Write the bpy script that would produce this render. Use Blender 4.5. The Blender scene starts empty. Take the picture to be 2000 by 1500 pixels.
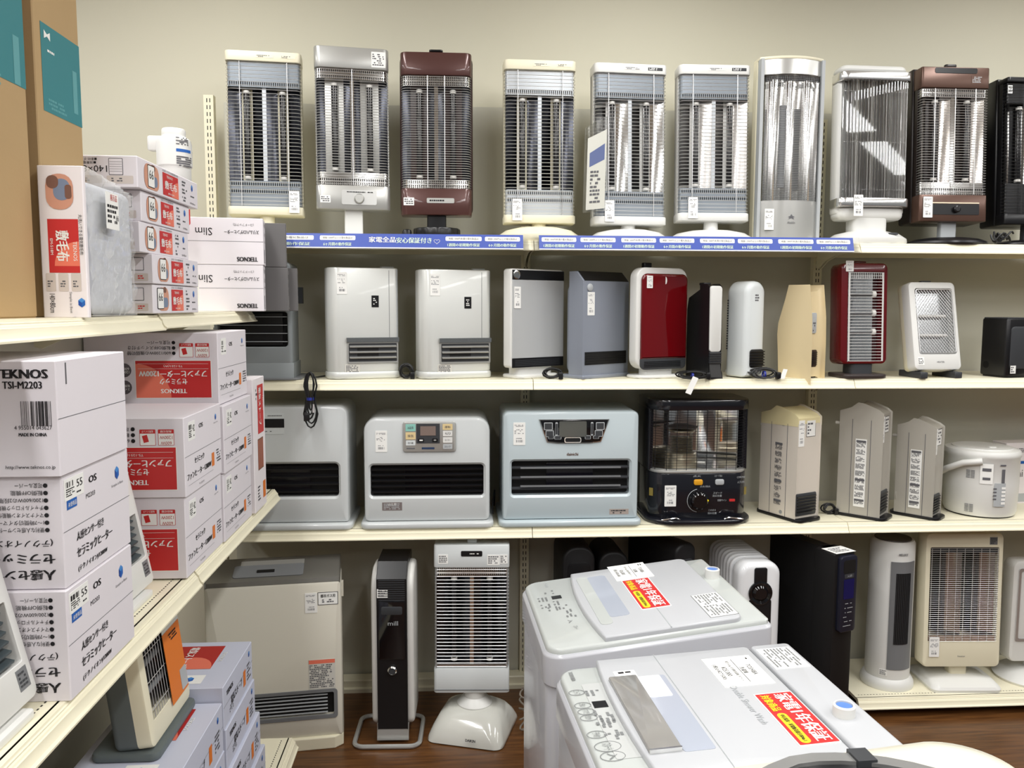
import bpy, bmesh, math, random
from mathutils import Vector, Matrix
random.seed(7)
SC = bpy.context.scene
COL = SC.collection
# ------------------------------------------------------------------ camera
FPX = 1613.57
YAW, PITCH, ROLL = 0.0652, 0.0949, 0.0032
CAMP = Vector((0.0, -2.9606, 1.58))
_f = Vector((math.sin(YAW) * math.cos(PITCH), math.cos(YAW) * math.cos(PITCH), -math.sin(PITCH)))
_r0 = Vector((math.cos(YAW), -math.sin(YAW), 0.0))
_u0 = _r0.cross(_f)
_r = _r0 * math.cos(ROLL) + _u0 * math.sin(ROLL)
_u = -_r0 * math.sin(ROLL) + _u0 * math.cos(ROLL)
cam_d = bpy.data.cameras.new('camera')
cam_d.sensor_fit = 'HORIZONTAL'; cam_d.sensor_width = 36.0
cam_d.lens = FPX / 2000.0 * 36.0
cam_d.clip_start = 0.05; cam_d.clip_end = 60
cam = bpy.data.objects.new('camera', cam_d); COL.objects.link(cam)
cam.matrix_world = Matrix.Translation(CAMP) @ Matrix((_r, _u, -_f)).transposed().to_4x4()
SC.camera = cam
# ------------------------------------------------------------------ light
SC.view_settings.view_transform = 'Standard'
SC.view_settings.look = 'None'
SC.view_settings.gamma = 1.0
SC.view_settings.use_curve_mapping = False
SC.view_settings.exposure = -0.06
world = bpy.data.worlds.new('shop_air'); SC.world = world
world.use_nodes = True
bg = world.node_tree.nodes['Background']
bg.inputs[0].default_value = (0.94, 0.98, 1.0, 1)
bg.inputs[1].default_value = 0.15
LAMP_W = 31.0
SC.cycles.sample_clamp_indirect = 4.0
SC.cycles.caustics_reflective = False
SC.cycles.caustics_refractive = False
for yy, ke in ((-0.85, 1.0), (-2.35, 1.0), (-3.85, .8), (-5.35, .4)):
    for xx in (-2.5, -0.9, 0.7, 2.3, 3.9):
        ld = bpy.data.lights.new('fluorescent_light', 'AREA')
        ld.shape = 'RECTANGLE'; ld.size = 0.2; ld.size_y = 1.2
        ld.energy = LAMP_W * .74 * ke; ld.color = (1.0, 0.995, 0.985)
        lo = bpy.data.objects.new('fluorescent_light', ld); COL.objects.link(lo)
        lo.location = (xx, yy, 3.04)
# ------------------------------------------------------------------ helpers
def onY(px, py, Y):
    d = _f + _r * ((px - 1000) / FPX) - _u * ((py - 750) / FPX)
    return CAMP + d * ((Y - CAMP.y) / d.y)
def onZ(px, py, Z):
    d = _f + _r * ((px - 1000) / FPX) - _u * ((py - 750) / FPX)
    return CAMP + d * ((Z - CAMP.z) / d.z)
def pix(p):
    d = Vector(p) - CAMP; w = d.dot(_f)
    return 1000 + FPX * d.dot(_r) / w, 750 - FPX * d.dot(_u) / w
def Xat(px, Y, Z):
    x = (px - 895) / 520
    for _ in range(6):
        a = pix((x, Y, Z))[0]; b = pix((x + .001, Y, Z))[0]
        x += (px - a) / ((b - a) * 1000)
    return x
def Zat(py, X, Y):
    z = 1.5
    for _ in range(6):
        a = pix((X, Y, z))[1]; b = pix((X, Y, z + .001))[1]
        z += (py - a) / ((b - a) * 1000)
    return z
def srgb(*c):
    o = []
    for v in c:
        v = v / 255.0
        o.append(v / 12.92 if v <= .04045 else ((v + .055) / 1.055) ** 2.4)
    return tuple(o)
MATS = {}
def mat(name, col, rough=.45, metal=0.0, spec=.5, trans=0.0, coat=0.0, alpha=1.0, bump=0.0, bscale=60.0, var=0.0, vscale=8.0, ior=1.45, emit=0.0):
    if name in MATS: return MATS[name]
    m = bpy.data.materials.new(name); m.use_nodes = True
    nt = m.node_tree; b = nt.nodes['Principled BSDF']
    b.inputs['Base Color'].default_value = (*col, 1)
    b.inputs['Roughness'].default_value = rough
    b.inputs['Metallic'].default_value = metal
    b.inputs['Specular IOR Level'].default_value = spec
    b.inputs['Transmission Weight'].default_value = trans
    b.inputs['Coat Weight'].default_value = coat
    b.inputs['Alpha'].default_value = alpha
    b.inputs['IOR'].default_value = ior
    if emit:
        b.inputs['Emission Color'].default_value = (*col, 1); b.inputs['Emission Strength'].default_value = emit
    tc = None
    if var or bump:
        tc = nt.nodes.new('ShaderNodeTexCoord')
    if var:
        n = nt.nodes.new('ShaderNodeTexNoise'); n.inputs['Scale'].default_value = vscale; n.inputs['Detail'].default_value = 5
        nt.links.new(tc.outputs['Object'], n.inputs['Vector'])
        mx = nt.nodes.new('ShaderNodeMix'); mx.data_type = 'RGBA'
        mx.inputs[6].default_value = (*[max(0, c * (1 - var)) for c in col], 1)
        mx.inputs[7].default_value = (*[min(1, c * (1 + var)) for c in col], 1)
        nt.links.new(n.outputs['Fac'], mx.inputs[0]); nt.links.new(mx.outputs[2], b.inputs['Base Color'])
    if bump:
        n = nt.nodes.new('ShaderNodeTexNoise'); n.inputs['Scale'].default_value = bscale; n.inputs['Detail'].default_value = 3
        nt.links.new(tc.outputs['Object'], n.inputs['Vector'])
        bp = nt.nodes.new('ShaderNodeBump'); bp.inputs['Strength'].default_value = bump; bp.inputs['Distance'].default_value = .002
        nt.links.new(n.outputs['Fac'], bp.inputs['Height']); nt.links.new(bp.outputs['Normal'], b.inputs['Normal'])
    MATS[name] = m
    return m
def rrect(w, h, r, cx=0.0, cy=0.0, n=5):
    """rounded rectangle, CCW; r = radius or (bl, br, tr, tl)"""
    if not isinstance(r, (tuple, list)): r = (r,) * 4
    o = []
    for k, (sx, sy) in enumerate(((-1, -1), (1, -1), (1, 1), (-1, 1))):
        rr = max(r[k], 1e-5); ox = cx + sx * (w / 2 - rr); oy = cy + sy * (h / 2 - rr)
        a0 = math.pi + k * math.pi / 2
        for i in range(n + 1):
            a = a0 + (math.pi / 2) * i / n
            o.append((ox + rr * math.cos(a), oy + rr * math.sin(a)))
    return o
def inset(poly, d):
    n = len(poly); o = []
    for i in range(n):
        p0, p1, p2 = poly[i - 1], poly[i], poly[(i + 1) % n]
        k = 1
        while abs(p0[0] - p1[0]) + abs(p0[1] - p1[1]) < 1e-6 and k < n: k += 1; p0 = poly[i - k]
        k = 1
        while abs(p2[0] - p1[0]) + abs(p2[1] - p1[1]) < 1e-6 and k < n: k += 1; p2 = poly[(i + k) % n]
        a = Vector((p1[0] - p0[0], p1[1] - p0[1])); b = Vector((p2[0] - p1[0], p2[1] - p1[1]))
        if a.length < 1e-9 or b.length < 1e-9: o.append(p1); continue
        a.normalize(); b.normalize()
        nn = Vector((-a.y - b.y, a.x + b.x))
        if nn.length < 1e-9: o.append(p1); continue
        nn.normalize(); c = max(.35, nn.dot(Vector((-a.y, a.x))))
        o.append((p1[0] + nn.x * d / c, p1[1] + nn.y * d / c))
    return o
AX = {'xy': lambda a, b, c: (a, b, c), 'xz': lambda a, b, c: (a, c, b), 'yz': lambda a, b, c: (c, a, b)}
class MB:
    """collects shapes for ONE mesh"""
    def __init__(s): s.v = []; s.f = []; s.m = []
    def face(s, idx, mi=0): s.f.append(tuple(idx)); s.m.append(mi)
    def poly3(s, pts, mi=0):
        b = len(s.v); s.v += [tuple(p) for p in pts]; s.face(range(b, b + len(pts)), mi); return s
    def box(s, cx, cy, cz, w, d, h, mi=0):
        b = len(s.v)
        for z in (-1, 1):
            for x, y in ((-1, -1), (1, -1), (1, 1), (-1, 1)):
                s.v.append((cx + x * w / 2, cy + y * d / 2, cz + z * h / 2))
        for q in ((3, 2, 1, 0), (4, 5, 6, 7), (0, 1, 5, 4), (1, 2, 6, 5), (2, 3, 7, 6), (3, 0, 4, 7)):
            s.face([b + i for i in q], mi)
        return s
    def _loops(s, loops, mi=0, cap0=True, cap1=True):
        n = len(loops[0]); ids = []
        for L in loops:
            b = len(s.v); s.v += [tuple(p) for p in L]; ids.append(range(b, b + n))
        for A, B in zip(ids, ids[1:]):
            for i in range(n):
                j = (i + 1) % n; s.face((A[i], A[j], B[j], B[i]), mi)
        if cap0: s.face(list(ids[0])[::-1], mi)
        if cap1: s.face(list(ids[-1]), mi)
        return s
    def slab(s, poly, c0, c1, ax='xy', bev=0.0, seg=2, mi=0, bev0=None):
        """outline extruded from c0 to c1 with rounded rims (bev at the c1 end, bev0 at the c0 end)"""
        if bev0 is None: bev0 = bev
        g = AX[ax]; sg = 1 if c1 > c0 else -1; L = []
        if bev0 > 0:
            for i in range(seg + 1):
                a = math.pi / 2 * i / seg
                L.append([g(x, y, c0 + sg * bev0 * (1 - math.sin(a))) for x, y in inset(poly, bev0 * (1 - math.cos(a)))])
            L = L[::-1] if False else L
            L = [[g(x, y, c0 + sg * bev0 * (1 - math.cos(math.pi / 2 * i / seg))) for x, y in inset(poly, bev0 * (1 - math.sin(math.pi / 2 * i / seg)))] for i in range(seg + 1)]
        else: L.append([g(x, y, c0) for x, y in poly])
        if bev > 0:
            L += [[g(x, y, c1 - sg * bev * (1 - math.sin(math.pi / 2 * i / seg))) for x, y in inset(poly, bev * (1 - math.cos(math.pi / 2 * i / seg)))] for i in range(seg + 1)]
        else: L.append([g(x, y, c1) for x, y in poly])
        return s._loops(L, mi)
    def ring(s, A, B, c0, c1, ax='xz', bev=0.0, bin=0.0, mi=0, mi_in=None):
        """plate with outline A and hole B (same vertex count), c0 = front, c1 = back"""
        g = AX[ax]; sg = 1 if c1 > c0 else -1; n = len(A)
        if mi_in is None: mi_in = mi
        seq = [[g(x, y, c1) for x, y in A]]
        if bev:
            for i in range(3):
                a = math.pi / 2 * i / 2
                seq.append([g(x, y, c0 + sg * bev * (1 - math.sin(a))) for x, y in inset(A, bev * (1 - math.cos(a)))])
        else: seq.append([g(x, y, c0) for x, y in A])
        k = len(seq)
        seq.append([g(x, y, c0) for x, y in (inset(B, -bin) if bin else B)])
        if bin: seq.append([g(x, y, c0 + sg * bin) for x, y in B])
        seq.append([g(x, y, c1) for x, y in B])
        ids = []
        for L in seq:
            b = len(s.v); s.v += [tuple(p) for p in L]; ids.append(range(b, b + n))
        for q, (P, Q) in enumerate(zip(ids, ids[1:])):
            for i in range(n):
                j = (i + 1) % n; s.face((P[i], P[j], Q[j], Q[i]), mi if q < k else mi_in)
        P, Q = ids[-1], ids[0]
        for i in range(n):
            j = (i + 1) % n; s.face((P[i], P[j], Q[j], Q[i]), mi)
        return s
    def tube(s, pts, r, n=6, closed=False, mi=0, caps=True):
        P = [Vector(p) for p in pts]; m = len(P); L = []; up = None
        for i in range(m):
            if closed: t = P[(i + 1) % m] - P[i - 1]
            else: t = P[min(i + 1, m - 1)] - P[max(i - 1, 0)]
            if t.length < 1e-9: t = Vector((0, 0, 1))
            t.normalize()
            if up is None:
                up = Vector((0, 0, 1)) if abs(t.z) < .9 else Vector((0, 1, 0))
            a = t.cross(up)
            if a.length < 1e-4: a = t.cross(Vector((1, 0, 0)))
            a.normalize(); b = a.cross(t); up = b
            L.append([tuple(P[i] + (a * math.cos(2 * math.pi * k / n) + b * math.sin(2 * math.pi * k / n)) * r) for k in range(n)])
        if closed: L.append(L[0])
        return s._loops(L, mi, caps and not closed, caps and not closed)
    def lathe(s, prof, n=24, c=(0, 0, 0), ax='z', mi=0, cap=True, sx=1.0, sy=1.0):
        L = []
        for r, z in prof:
            row = []
            for k in range(n):
                a = 2 * math.pi * k / n; x, y = r * math.cos(a) * sx, r * math.sin(a) * sy
                if ax == 'z': p = (c[0] + x, c[1] + y, c[2] + z)
                elif ax == 'y': p = (c[0] + x, c[1] - z, c[2] + y)
                else: p = (c[0] + z, c[1] + x, c[2] + y)
                row.append(p)
            L.append(row)
        return s._loops(L, mi, cap, cap)
    def xf(s, M):
        s.v = [tuple(M @ Vector(p)) for p in s.v]; return s
    def build(s, name, mats, parent=None, M=None, smooth=True, kind=None, label=None, sharp=38):
        me = bpy.data.meshes.new(name)
        vs = s.v if M is None else [tuple(M @ Vector(p)) for p in s.v]
        me.from_pydata(vs, [], s.f)
        if not isinstance(mats, (list, tuple)): mats = [mats]
        for m in mats: me.materials.append(m)
        for p, mi in zip(me.polygons, s.m): p.material_index = mi
        bm = bmesh.new(); bm.from_mesh(me)
        bmesh.ops.remove_doubles(bm, verts=bm.verts, dist=1e-6)
        bmesh.ops.recalc_face_normals(bm, faces=bm.faces)
        if smooth:
            ca = math.radians(sharp)
            for f in bm.faces: f.smooth = True
            for e in bm.edges:
                if len(e.link_faces) == 2:
                    if e.calc_face_angle(0) > ca: e.smooth = False
                else: e.smooth = False
        bm.to_mesh(me); bm.free()
        return link(name, me, parent, kind, label)
def link(name, me, parent=None, kind=None, label=None):
    o = bpy.data.objects.new(name, me); COL.objects.link(o)
    if parent is not None: o.parent = parent
    if kind: o['kind'] = kind
    if label: o['label'] = label
    return o
def thing(name, label, cat, loc=(0, 0, 0), rz=0.0, group=None):
    o = bpy.data.objects.new(name, None); COL.objects.link(o)
    o.empty_display_size = .05
    o.location = loc; o.rotation_euler = (0, 0, math.radians(rz))
    o['label'] = label; o['category'] = cat
    if group: o['group'] = group
    return o
def tag1(o, label, cat, group=None):
    o['label'] = label; o['category'] = cat
    if group: o['group'] = group
    return o
TXT = {}
def _txt(s):
    if s not in TXT:
        cu = bpy.data.curves.new('t', 'FONT'); cu.body = s; cu.size = 1.0; cu.resolution_u = 2
        cu.align_x = 'LEFT'
        o = bpy.data.objects.new('t', cu); COL.objects.link(o)
        dg = bpy.context.evaluated_depsgraph_get()
        me = o.evaluated_get(dg).to_mesh()
        vs = [tuple(v.co) for v in me.vertices]; fs = [tuple(p.vertices) for p in me.polygons]
        o.to_mesh_clear() if False else None
        bpy.data.objects.remove(o); bpy.data.curves.remove(cu)
        TXT[s] = (vs, fs)
    return TXT[s]
def txt(s, m, parent, o, xd, ud, h, w=None, bold=0, M=None, name='lettering', lift=.0008):
    """flat lettering centred on o, reading along xd, upright along ud; h = glyph box height, w = fitted width"""
    vs, fs = _txt(s)
    if not vs: return None
    x0 = min(v[0] for v in vs); x1 = max(v[0] for v in vs); y0 = min(v[1] for v in vs); y1 = max(v[1] for v in vs)
    xd = Vector(xd).normalized(); ud = Vector(ud).normalized(); nd = xd.cross(ud)
    sy = h / max(y1 - y0, 1e-6); sx = sy if w is None else w / max(x1 - x0, 1e-6)
    b = MB(); o = Vector(o)
    offs = [(0, 0)] if not bold else [(-bold, 0), (bold, 0)]
    for q, (ox, oy) in enumerate(offs):
        base = len(b.v)
        for v in vs:
            b.v.append(tuple(o + xd * ((v[0] - (x0 + x1) / 2) * sx + ox) + ud * ((v[1] - (y0 + y1) / 2) * sy + oy) + nd * (lift + q * .00008)))
        for f in fs: b.face([base + i for i in f])
    me = bpy.data.meshes.new(name)
    vv = b.v if M is None else [tuple(M @ Vector(p)) for p in b.v]
    me.from_pydata(vv, [], b.f); me.materials.append(m)
    return link(name, me, parent)
def flat(mb, o, xd, ud, w, h, lift=.0005, mi=0, r=0.0):
    """a printed patch centred on o"""
    o = Vector(o); xd = Vector(xd).normalized(); ud = Vector(ud).normalized(); nd = xd.cross(ud)
    pts = rrect(w, h, r, n=4) if r else [(-w / 2, -h / 2), (w / 2, -h / 2), (w / 2, h / 2), (-w / 2, h / 2)]
    mb.poly3([o + xd * a + ud * b + nd * lift for a, b in pts], mi)
def plate(mb, o, xd, ud, w, h, t=.001, r=0.0, mi=0):
    """a thin solid plate centred on o, standing t proud of it"""
    o = Vector(o); xd = Vector(xd).normalized(); ud = Vector(ud).normalized(); nd = xd.cross(ud)
    pts = rrect(w, h, r, n=4) if r else [(-w / 2, -h / 2), (w / 2, -h / 2), (w / 2, h / 2), (-w / 2, h / 2)]
    mb._loops([[tuple(o + xd * a + ud * b + nd * c) for a, b in pts] for c in (0, t)], mi)
def scrib(mb, o, xd, ud, w, h, rows, lift=.0007, mi=0, fill=.55, seed=0, dens=.8):
    """rows of tiny unreadable print"""
    rnd = random.Random(seed * 131 + rows); o = Vector(o); xd = Vector(xd).normalized(); ud = Vector(ud).normalized()
    lh = h / rows
    for i in range(rows):
        x = -w / 2; y = h / 2 - lh * (i + .5); end = w / 2 * (1 if rnd.random() < .6 else rnd.uniform(.1, .9))
        while x < end:
            l = rnd.uniform(.4, 1.3) * lh
            if x + l > w / 2: break
            if rnd.random() < dens: flat(mb, o + xd * (x + l / 2) + ud * y, xd, ud, l, lh * fill, lift, mi)
            x += l + lh * .22
def barcode(mb, o, xd, ud, w, h, lift=.0007, mi=0, seed=1, n=22):
    rnd = random.Random(seed); o = Vector(o); xd = Vector(xd).normalized(); ud = Vector(ud).normalized()
    step = w / n; 
    for i in range(n):
        if rnd.random() < .62: flat(mb, o + xd * (-w / 2 + step * (i + .5)), xd, ud, step * rnd.choice((.45, .7, .95)), h, lift, mi)
XD, YD, ZD = Vector((1, 0, 0)), Vector((0, 1, 0)), Vector((0, 0, 1))
# ------------------------------------------------------------------ materials
WHITE = mat('white_plastic', srgb(222, 222, 218), .35)
WHITE2 = mat('cool_white_plastic', srgb(214, 219, 219), .38)
GLOSSW = mat('glossy_white', srgb(226, 228, 230), .16, coat=.3)
CREAM = mat('cream_plastic', srgb(232, 226, 200), .4)
YCREAM = mat('yellowed_cream', srgb(228, 216, 170), .42)
STEELC = mat('cream_painted_steel', srgb(238, 232, 206), .38, var=.03, vscale=3)
BLACK = mat('black_plastic', srgb(22, 22, 24), .3)
DKGREY = mat('dark_grey_plastic', srgb(58, 60, 63), .42)
MIDGREY = mat('mid_grey_plastic', srgb(118, 120, 122), .4)
LGREY = mat('light_grey_plastic', srgb(176, 180, 182), .4)
SILVER = mat('silver_paint', srgb(190, 190, 186), .3, metal=.55)
CHROME = mat('bright_metal', (.82, .82, .8), .13, metal=1.0)
MIRROR = mat('polished_reflector', (.9, .9, .89), .1, metal=1.0)
WIRE = mat('steel_wire', (.72, .72, .72), .38, metal=.85)
VOID = mat('dark_inside', srgb(12, 11, 11), .6)
PAPER = mat('white_paper', srgb(240, 240, 236), .6)
INK = mat('black_ink', srgb(24, 22, 26), .6)
TINK = mat('tag_ink', srgb(140, 140, 144), .6)
GINK = mat('grey_ink', srgb(96, 96, 100), .6)
RED = mat('print_red', srgb(196, 44, 44), .5)
BLUEINK = mat('print_blue', srgb(30, 96, 178), .5)
ORANGE = mat('print_orange', srgb(222, 120, 40), .5)
YELLOW = mat('print_yellow', srgb(244, 222, 40), .5)
CABLE = mat('black_cable', srgb(20, 20, 21), .45)
QUARTZ = mat('dark_quartz', srgb(26, 25, 27), .2, coat=.4)
BOXW = mat('white_carton', srgb(234, 228, 230), .62, var=.02, vscale=6)
BOXIN = mat('carton_edge', srgb(120, 92, 66), .8)
CARD = mat('brown_cardboard', srgb(178, 150, 108), .75, var=.06, vscale=5, bump=.15, bscale=140)
def price_tag(parent, o, xd=XD, ud=ZD, w=.036, h=.078, seed=1, M=None, name='price_tag'):
    b = MB(); o = Vector(o)
    plate(b, o, xd, ud, w, h, .0012, .002, 0)
    nd = Vector(xd).cross(Vector(ud)); u = Vector(ud); x = Vector(xd)
    scrib(b, o + u * h * .36, xd, ud, w * .8, h * .1, 2, .0016, 1, seed=seed)
    scrib(b, o + u * h * .1, xd, ud, w * .8, h * .22, 4, .0016, 1, seed=seed + 5, dens=.55)
    barcode(b, o - u * h * .32, xd, ud, w * .55, h * .11, .0016, 1, seed)
    scrib(b, o - u * h * .2, xd, ud, w * .55, h * .06, 1, .0016, 1, seed=seed + 2)
    return b.build(name, [PAPER, TINK], parent, M, smooth=False)
def sticker(parent, o, xd, ud, w, h, seed=1, rows=4, M=None, base=PAPER, ink=GINK, bc=False, name='sticker', border=None):
    b = MB(); plate(b, o, xd, ud, w, h, .0008, 0, 0)
    if border is not None:
        plate(b, o, xd, ud, w * 1.08, h + w * .08, .0005, 0, 2)
    scrib(b, o, xd, ud, w * .84, h * .8, rows, .0012, 1, seed=seed)
    ms = [base, ink] + ([border] if border is not None else [])
    return b.build(name, ms, parent, M, smooth=False)
# ================================================================== the room
WALLM = mat('painted_wall', srgb(210, 206, 186), .7, bump=.05, bscale=30, var=.015, vscale=1.5)
PANELM = mat('back_panel_steel', srgb(198, 196, 182), .5, var=.015, vscale=2)
fm = bpy.data.materials.new('brown_wood_floor'); fm.use_nodes = True
nt = fm.node_tree; b = nt.nodes['Principled BSDF']; b.inputs['Roughness'].default_value = .33
tc = nt.nodes.new('ShaderNodeTexCoord'); mp = nt.nodes.new('ShaderNodeMapping'); mp.inputs['Scale'].default_value = (1.2, 14, 1)
nz = nt.nodes.new('ShaderNodeTexNoise'); nz.inputs['Scale'].default_value = 5; nz.inputs['Detail'].default_value = 8
cr = nt.nodes.new('ShaderNodeValToRGB')
cr.color_ramp.elements[0].color = (*srgb(70, 42, 20), 1); cr.color_ramp.elements[1].color = (*srgb(108, 70, 36), 1)
cr.color_ramp.elements[0].position = .3; cr.color_ramp.elements[1].position = .7
nt.links.new(tc.outputs['Object'], mp.inputs['Vector']); nt.links.new(mp.outputs['Vector'], nz.inputs['Vector'])
nt.links.new(nz.outputs['Fac'], cr.inputs['Fac']); nt.links.new(cr.outputs['Color'], b.inputs['Base Color'])
FLOORM = fm
def struct(o, label):
    o['kind'] = 'structure'; o['label'] = label; return o
struct(MB().box(1.0, -3.6, -.05, 12, 9.2, .1).build('floor', FLOORM), 'brown wood-look vinyl floor of the shop')
struct(MB().box(1.0, .465, 1.6, 12, .1, 3.3).build('wall_back', WALLM), 'off-white painted back wall above the shelving')
struct(MB().box(1.0, -3.6, 3.15, 12, 9.2, .1).build('ceiling', mat('ceiling_white', srgb(225, 225, 220), .8)), 'white shop ceiling')
# ---- wall shelving
XJ = [-.905, .2712, 1.4712, 2.6712]
DEP = .3672
BAY = ['end bay beside the box rack', 'middle bay', 'bay nearest the window end']
BAY = ['first bay from the stacked boxes', 'middle bay', 'third bay from the stacked boxes']
SH_Z = {'top': 1.7752 + .036, 'second': 1.2762 + .036, 'third': .7282 + .036, 'bottom': .0295 + .04}
lip = [(.034, 0), (.020, 0), (.019, -.004), (.0165, -.005), (.0165, -.0075), (.014, -.0095), (.0125, -.0125), (.010, -.0135), (.0085, -.022), (.0045, -.029), (0, -.0325), (0, -.036), (.012, -.036), (.03, -.018)]
def shelf(label, x0, x1, z, y0=0.0, y1=DEP, group='shelves on the back wall', M=None, name='wall_shelf', holes=False, brackets=True):
    t = thing(name, label, 'shelf', (0, 0, 0), 0, group)
    g = .0012
    b = MB().box((x0 + x1) / 2, (y0 + .03 + y1) / 2, z - .006, x1 - x0 - 2 * g, y1 - y0 - .03, .012)
    b.box((x0 + x1) / 2, y1 - .006, z - .022, x1 - x0 - 2 * g, .012, .02)
    b.build('deck', STEELC, t, M, smooth=False)
    L = [(y0 + a, z + c) for a, c in lip]
    MB().slab([(a, c) for a, c in L], x0 + g, x1 - g, 'yz').build('edge_lip', STEELC, t, M, sharp=20)
    for xx in (x0 + .006, x1 - .006):
        if not brackets: break
        pr = [(y1 - .002, z - .014), (y1 - .002, z - .075), (y1 - .02, z - .08), (y1 - .08, z - .052), (y1 - .17, z - .034), (y0 + .05, z - .03), (y0 + .05, z - .014)]
        MB().slab(pr, xx - .0015, xx + .0015, 'yz').build('bracket', STEELC, t, M, smooth=False)
    if holes:
        bm_ = MB(); n = int((x1 - x0) / .0125)
        for i in range(n):
            flat(bm_, (x0 + .02 + i * (x1 - x0 - .04) / (n - 1), y0 + .052, z), XD, YD, .006, .003, .0004)
        bm_.build('peg_hole_row', VOID, t, M, smooth=False, kind='stuff')
    return t
for nm, txtl in (('top', 'top shelf with blue warranty strips'), ('second', 'second shelf from the top'), ('third', 'third shelf from the top')):
    for i in range(3):
        if nm == 'top' and i == 2: tl = 'topmost cream steel shelf without a blue strip, third bay'
        else: tl = {'top': 'topmost cream steel shelf behind a blue warranty strip, ', 'second': 'cream steel shelf under the portable heaters, second level, ', 'third': 'cream steel shelf under the boxy stoves, third level, '}[nm] + ['first bay', 'middle bay', 'third bay'][i]
        shelf(tl, XJ[i], XJ[i + 1], SH_Z[nm])
shelf('low cream shelf close to the floor under the white tower heater', XJ[2] + .065, XJ[3], SH_Z['bottom'], y0=-.01, holes=True, brackets=False)
def upright(label, x, y, z0, z1, s=1, face='y'):
    t = thing('shelf_upright', label, 'upright', (x, y, 0), 0, 'slotted shelf uprights')
    MB().box(0, .015, (z0 + z1) / 2, .036, .03, z1 - z0).build('post', STEELC, t, smooth=False)
    b = MB(); n = int((z1 - z0 - .02) / .025)
    for i in range(n):
        z = z1 - .02 - i * .025
        for sx in (-.0055, .0055): b.box(sx, .0005, z, .0032, .0016, .0145)
    b.build('slot_row', VOID, t, smooth=False, kind='stuff')
for i, l in enumerate(('slotted cream upright standing just beside the leftmost cream heater', 'slotted cream upright between the first and middle bay', 'slotted cream upright behind the beige fan heater', 'slotted cream upright at the far end')):
    if i == 3: continue
    if i == 0: upright(l, -.924, .262, 0.02, Zat(185, -.924, .262))
    else: upright(l, XJ[i], DEP, 0.02, 2.33)
for i in range(3):
    o = MB().box((XJ[i] + XJ[i + 1]) / 2, DEP + .035, 1.19, XJ[i + 1] - XJ[i] - .002, .014, 2.34).build('back_panel', PANELM, smooth=False)
    tag1(o, 'pale steel back panel of the wall shelving, ' + ('first bay', 'middle bay', 'third bay')[i], 'panel', 'back panels of the wall shelving')
struct(MB().slab([(.315, 0), (.385, 0), (.385, .05), (.33, .05), (.326, .046), (.326, .02), (.315, .016)], XJ[0], XJ[2] + .02, 'yz').build('baseboard_back', STEELC, smooth=False), 'pale steel kick strip along the foot of the wall shelving')
# ---- blue warranty strips
BLUE = mat('strip_blue', srgb(62, 84, 168), .45, coat=.12)
CLEAR = mat('clear_plastic', (.95, .97, .97), .05, trans=1.0, ior=1.25, alpha=.35)
PALEGR = mat('pale_green_ink', srgb(206, 226, 206), .5)
def warranty_strip(label, x0, x1, parts):
    z1 = SH_Z['top'] + .018; z0 = z1 - .052
    t = thing('shelf_edge_sign', label, 'sign', (0, 0, 0), 0, 'blue warranty strips')
    yb, yt = -.004, .012
    def S(x, v): return Vector((x, yb + (yt - yb) * v, z0 + (z1 - z0) * v))
    ud = (S(0, 1) - S(0, 0)).normalized(); H = (S(0, 1) - S(0, 0)).length
    nd = XD.cross(ud)
    b = MB(); plate(b, S((x0 + x1) / 2, .5), XD, ud, x1 - x0, H, .0015, 0, 0)
    flat(b, S((x0 + x1) / 2, .035), XD, ud, x1 - x0, H * .07, .0017, 1)
    b.build('strip', [BLUE, PAPER], t, smooth=False)
    m = .012
    bb = MB(); plate(bb, S(x0 - .012, .5), XD, ud, .022, H, .001); bb.build('holder_end', CLEAR, t, smooth=False)
    bb = MB(); plate(bb, S(x1 + .012, .5), XD, ud, .022, H, .001); bb.build('holder_end', CLEAR, t, smooth=False)
    pills = MB()
    for kind, u0, u1 in parts:
        c = (u0 + u1) / 2; w = u1 - u0
        if kind == 'head':
            txt('家電全品', PAPER, t, S(u0 + w * .27, .6) + nd * .0016, XD, ud, .021, w * .33, bold=.0006)
            txt('安心保証付き', PALEGR, t, S(u0 + w * .665, .56) + nd * .0016, XD, ud, .021, w * .44, bold=.0006)
            hb = MB(); pts = []
            for i in range(25):
                a = 2 * math.pi * i / 24
                pts.append(S(u0 + w * .95, .5) + nd * .002 + XD * (.0105 * math.sin(a) ** 3) + ud * (.0095 * (13 * math.cos(a) - 5 * math.cos(2 * a) - 2 * math.cos(3 * a) - math.cos(4 * a)) / 16))
            hb.tube(pts[:-1], .0007, 4, closed=True); hb.build('heart_logo', PAPER, t)
        else:
            pills = MB(); flat(pills, S(c, .7), XD, ud, w * .94, H * .3, .0017, 0, .004); cf = pills.build('caption_field', PAPER, t, smooth=False)
            txt('税抜1,000円未満の電化製品は' if kind == 'a' else '税抜1,000円以上の電化製品は', GINK, cf, S(c, .7) + nd * .0018, XD, ud, .0085, w * .78)
            txt('1週間の初期動作保証' if kind == 'a' else '6ヶ月間の動作保証', PALEGR, t, S(c, .27) + nd * .0018, XD, ud, .0125, w * (.84 if kind == 'a' else .74), bold=.0003)
    pass
zt = SH_Z['top']
xs = lambda px: Xat(px, 0, zt)
warranty_strip('blue warranty strip with the heart emblem, under the cream and maroon heaters', xs(480), xs(1022), [('a', xs(485), xs(554 + 62)), ('b', xs(622), xs(696)), ('head', xs(704), xs(861)), ('a', xs(868), xs(943)), ('b', xs(945), xs(1018))])
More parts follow.
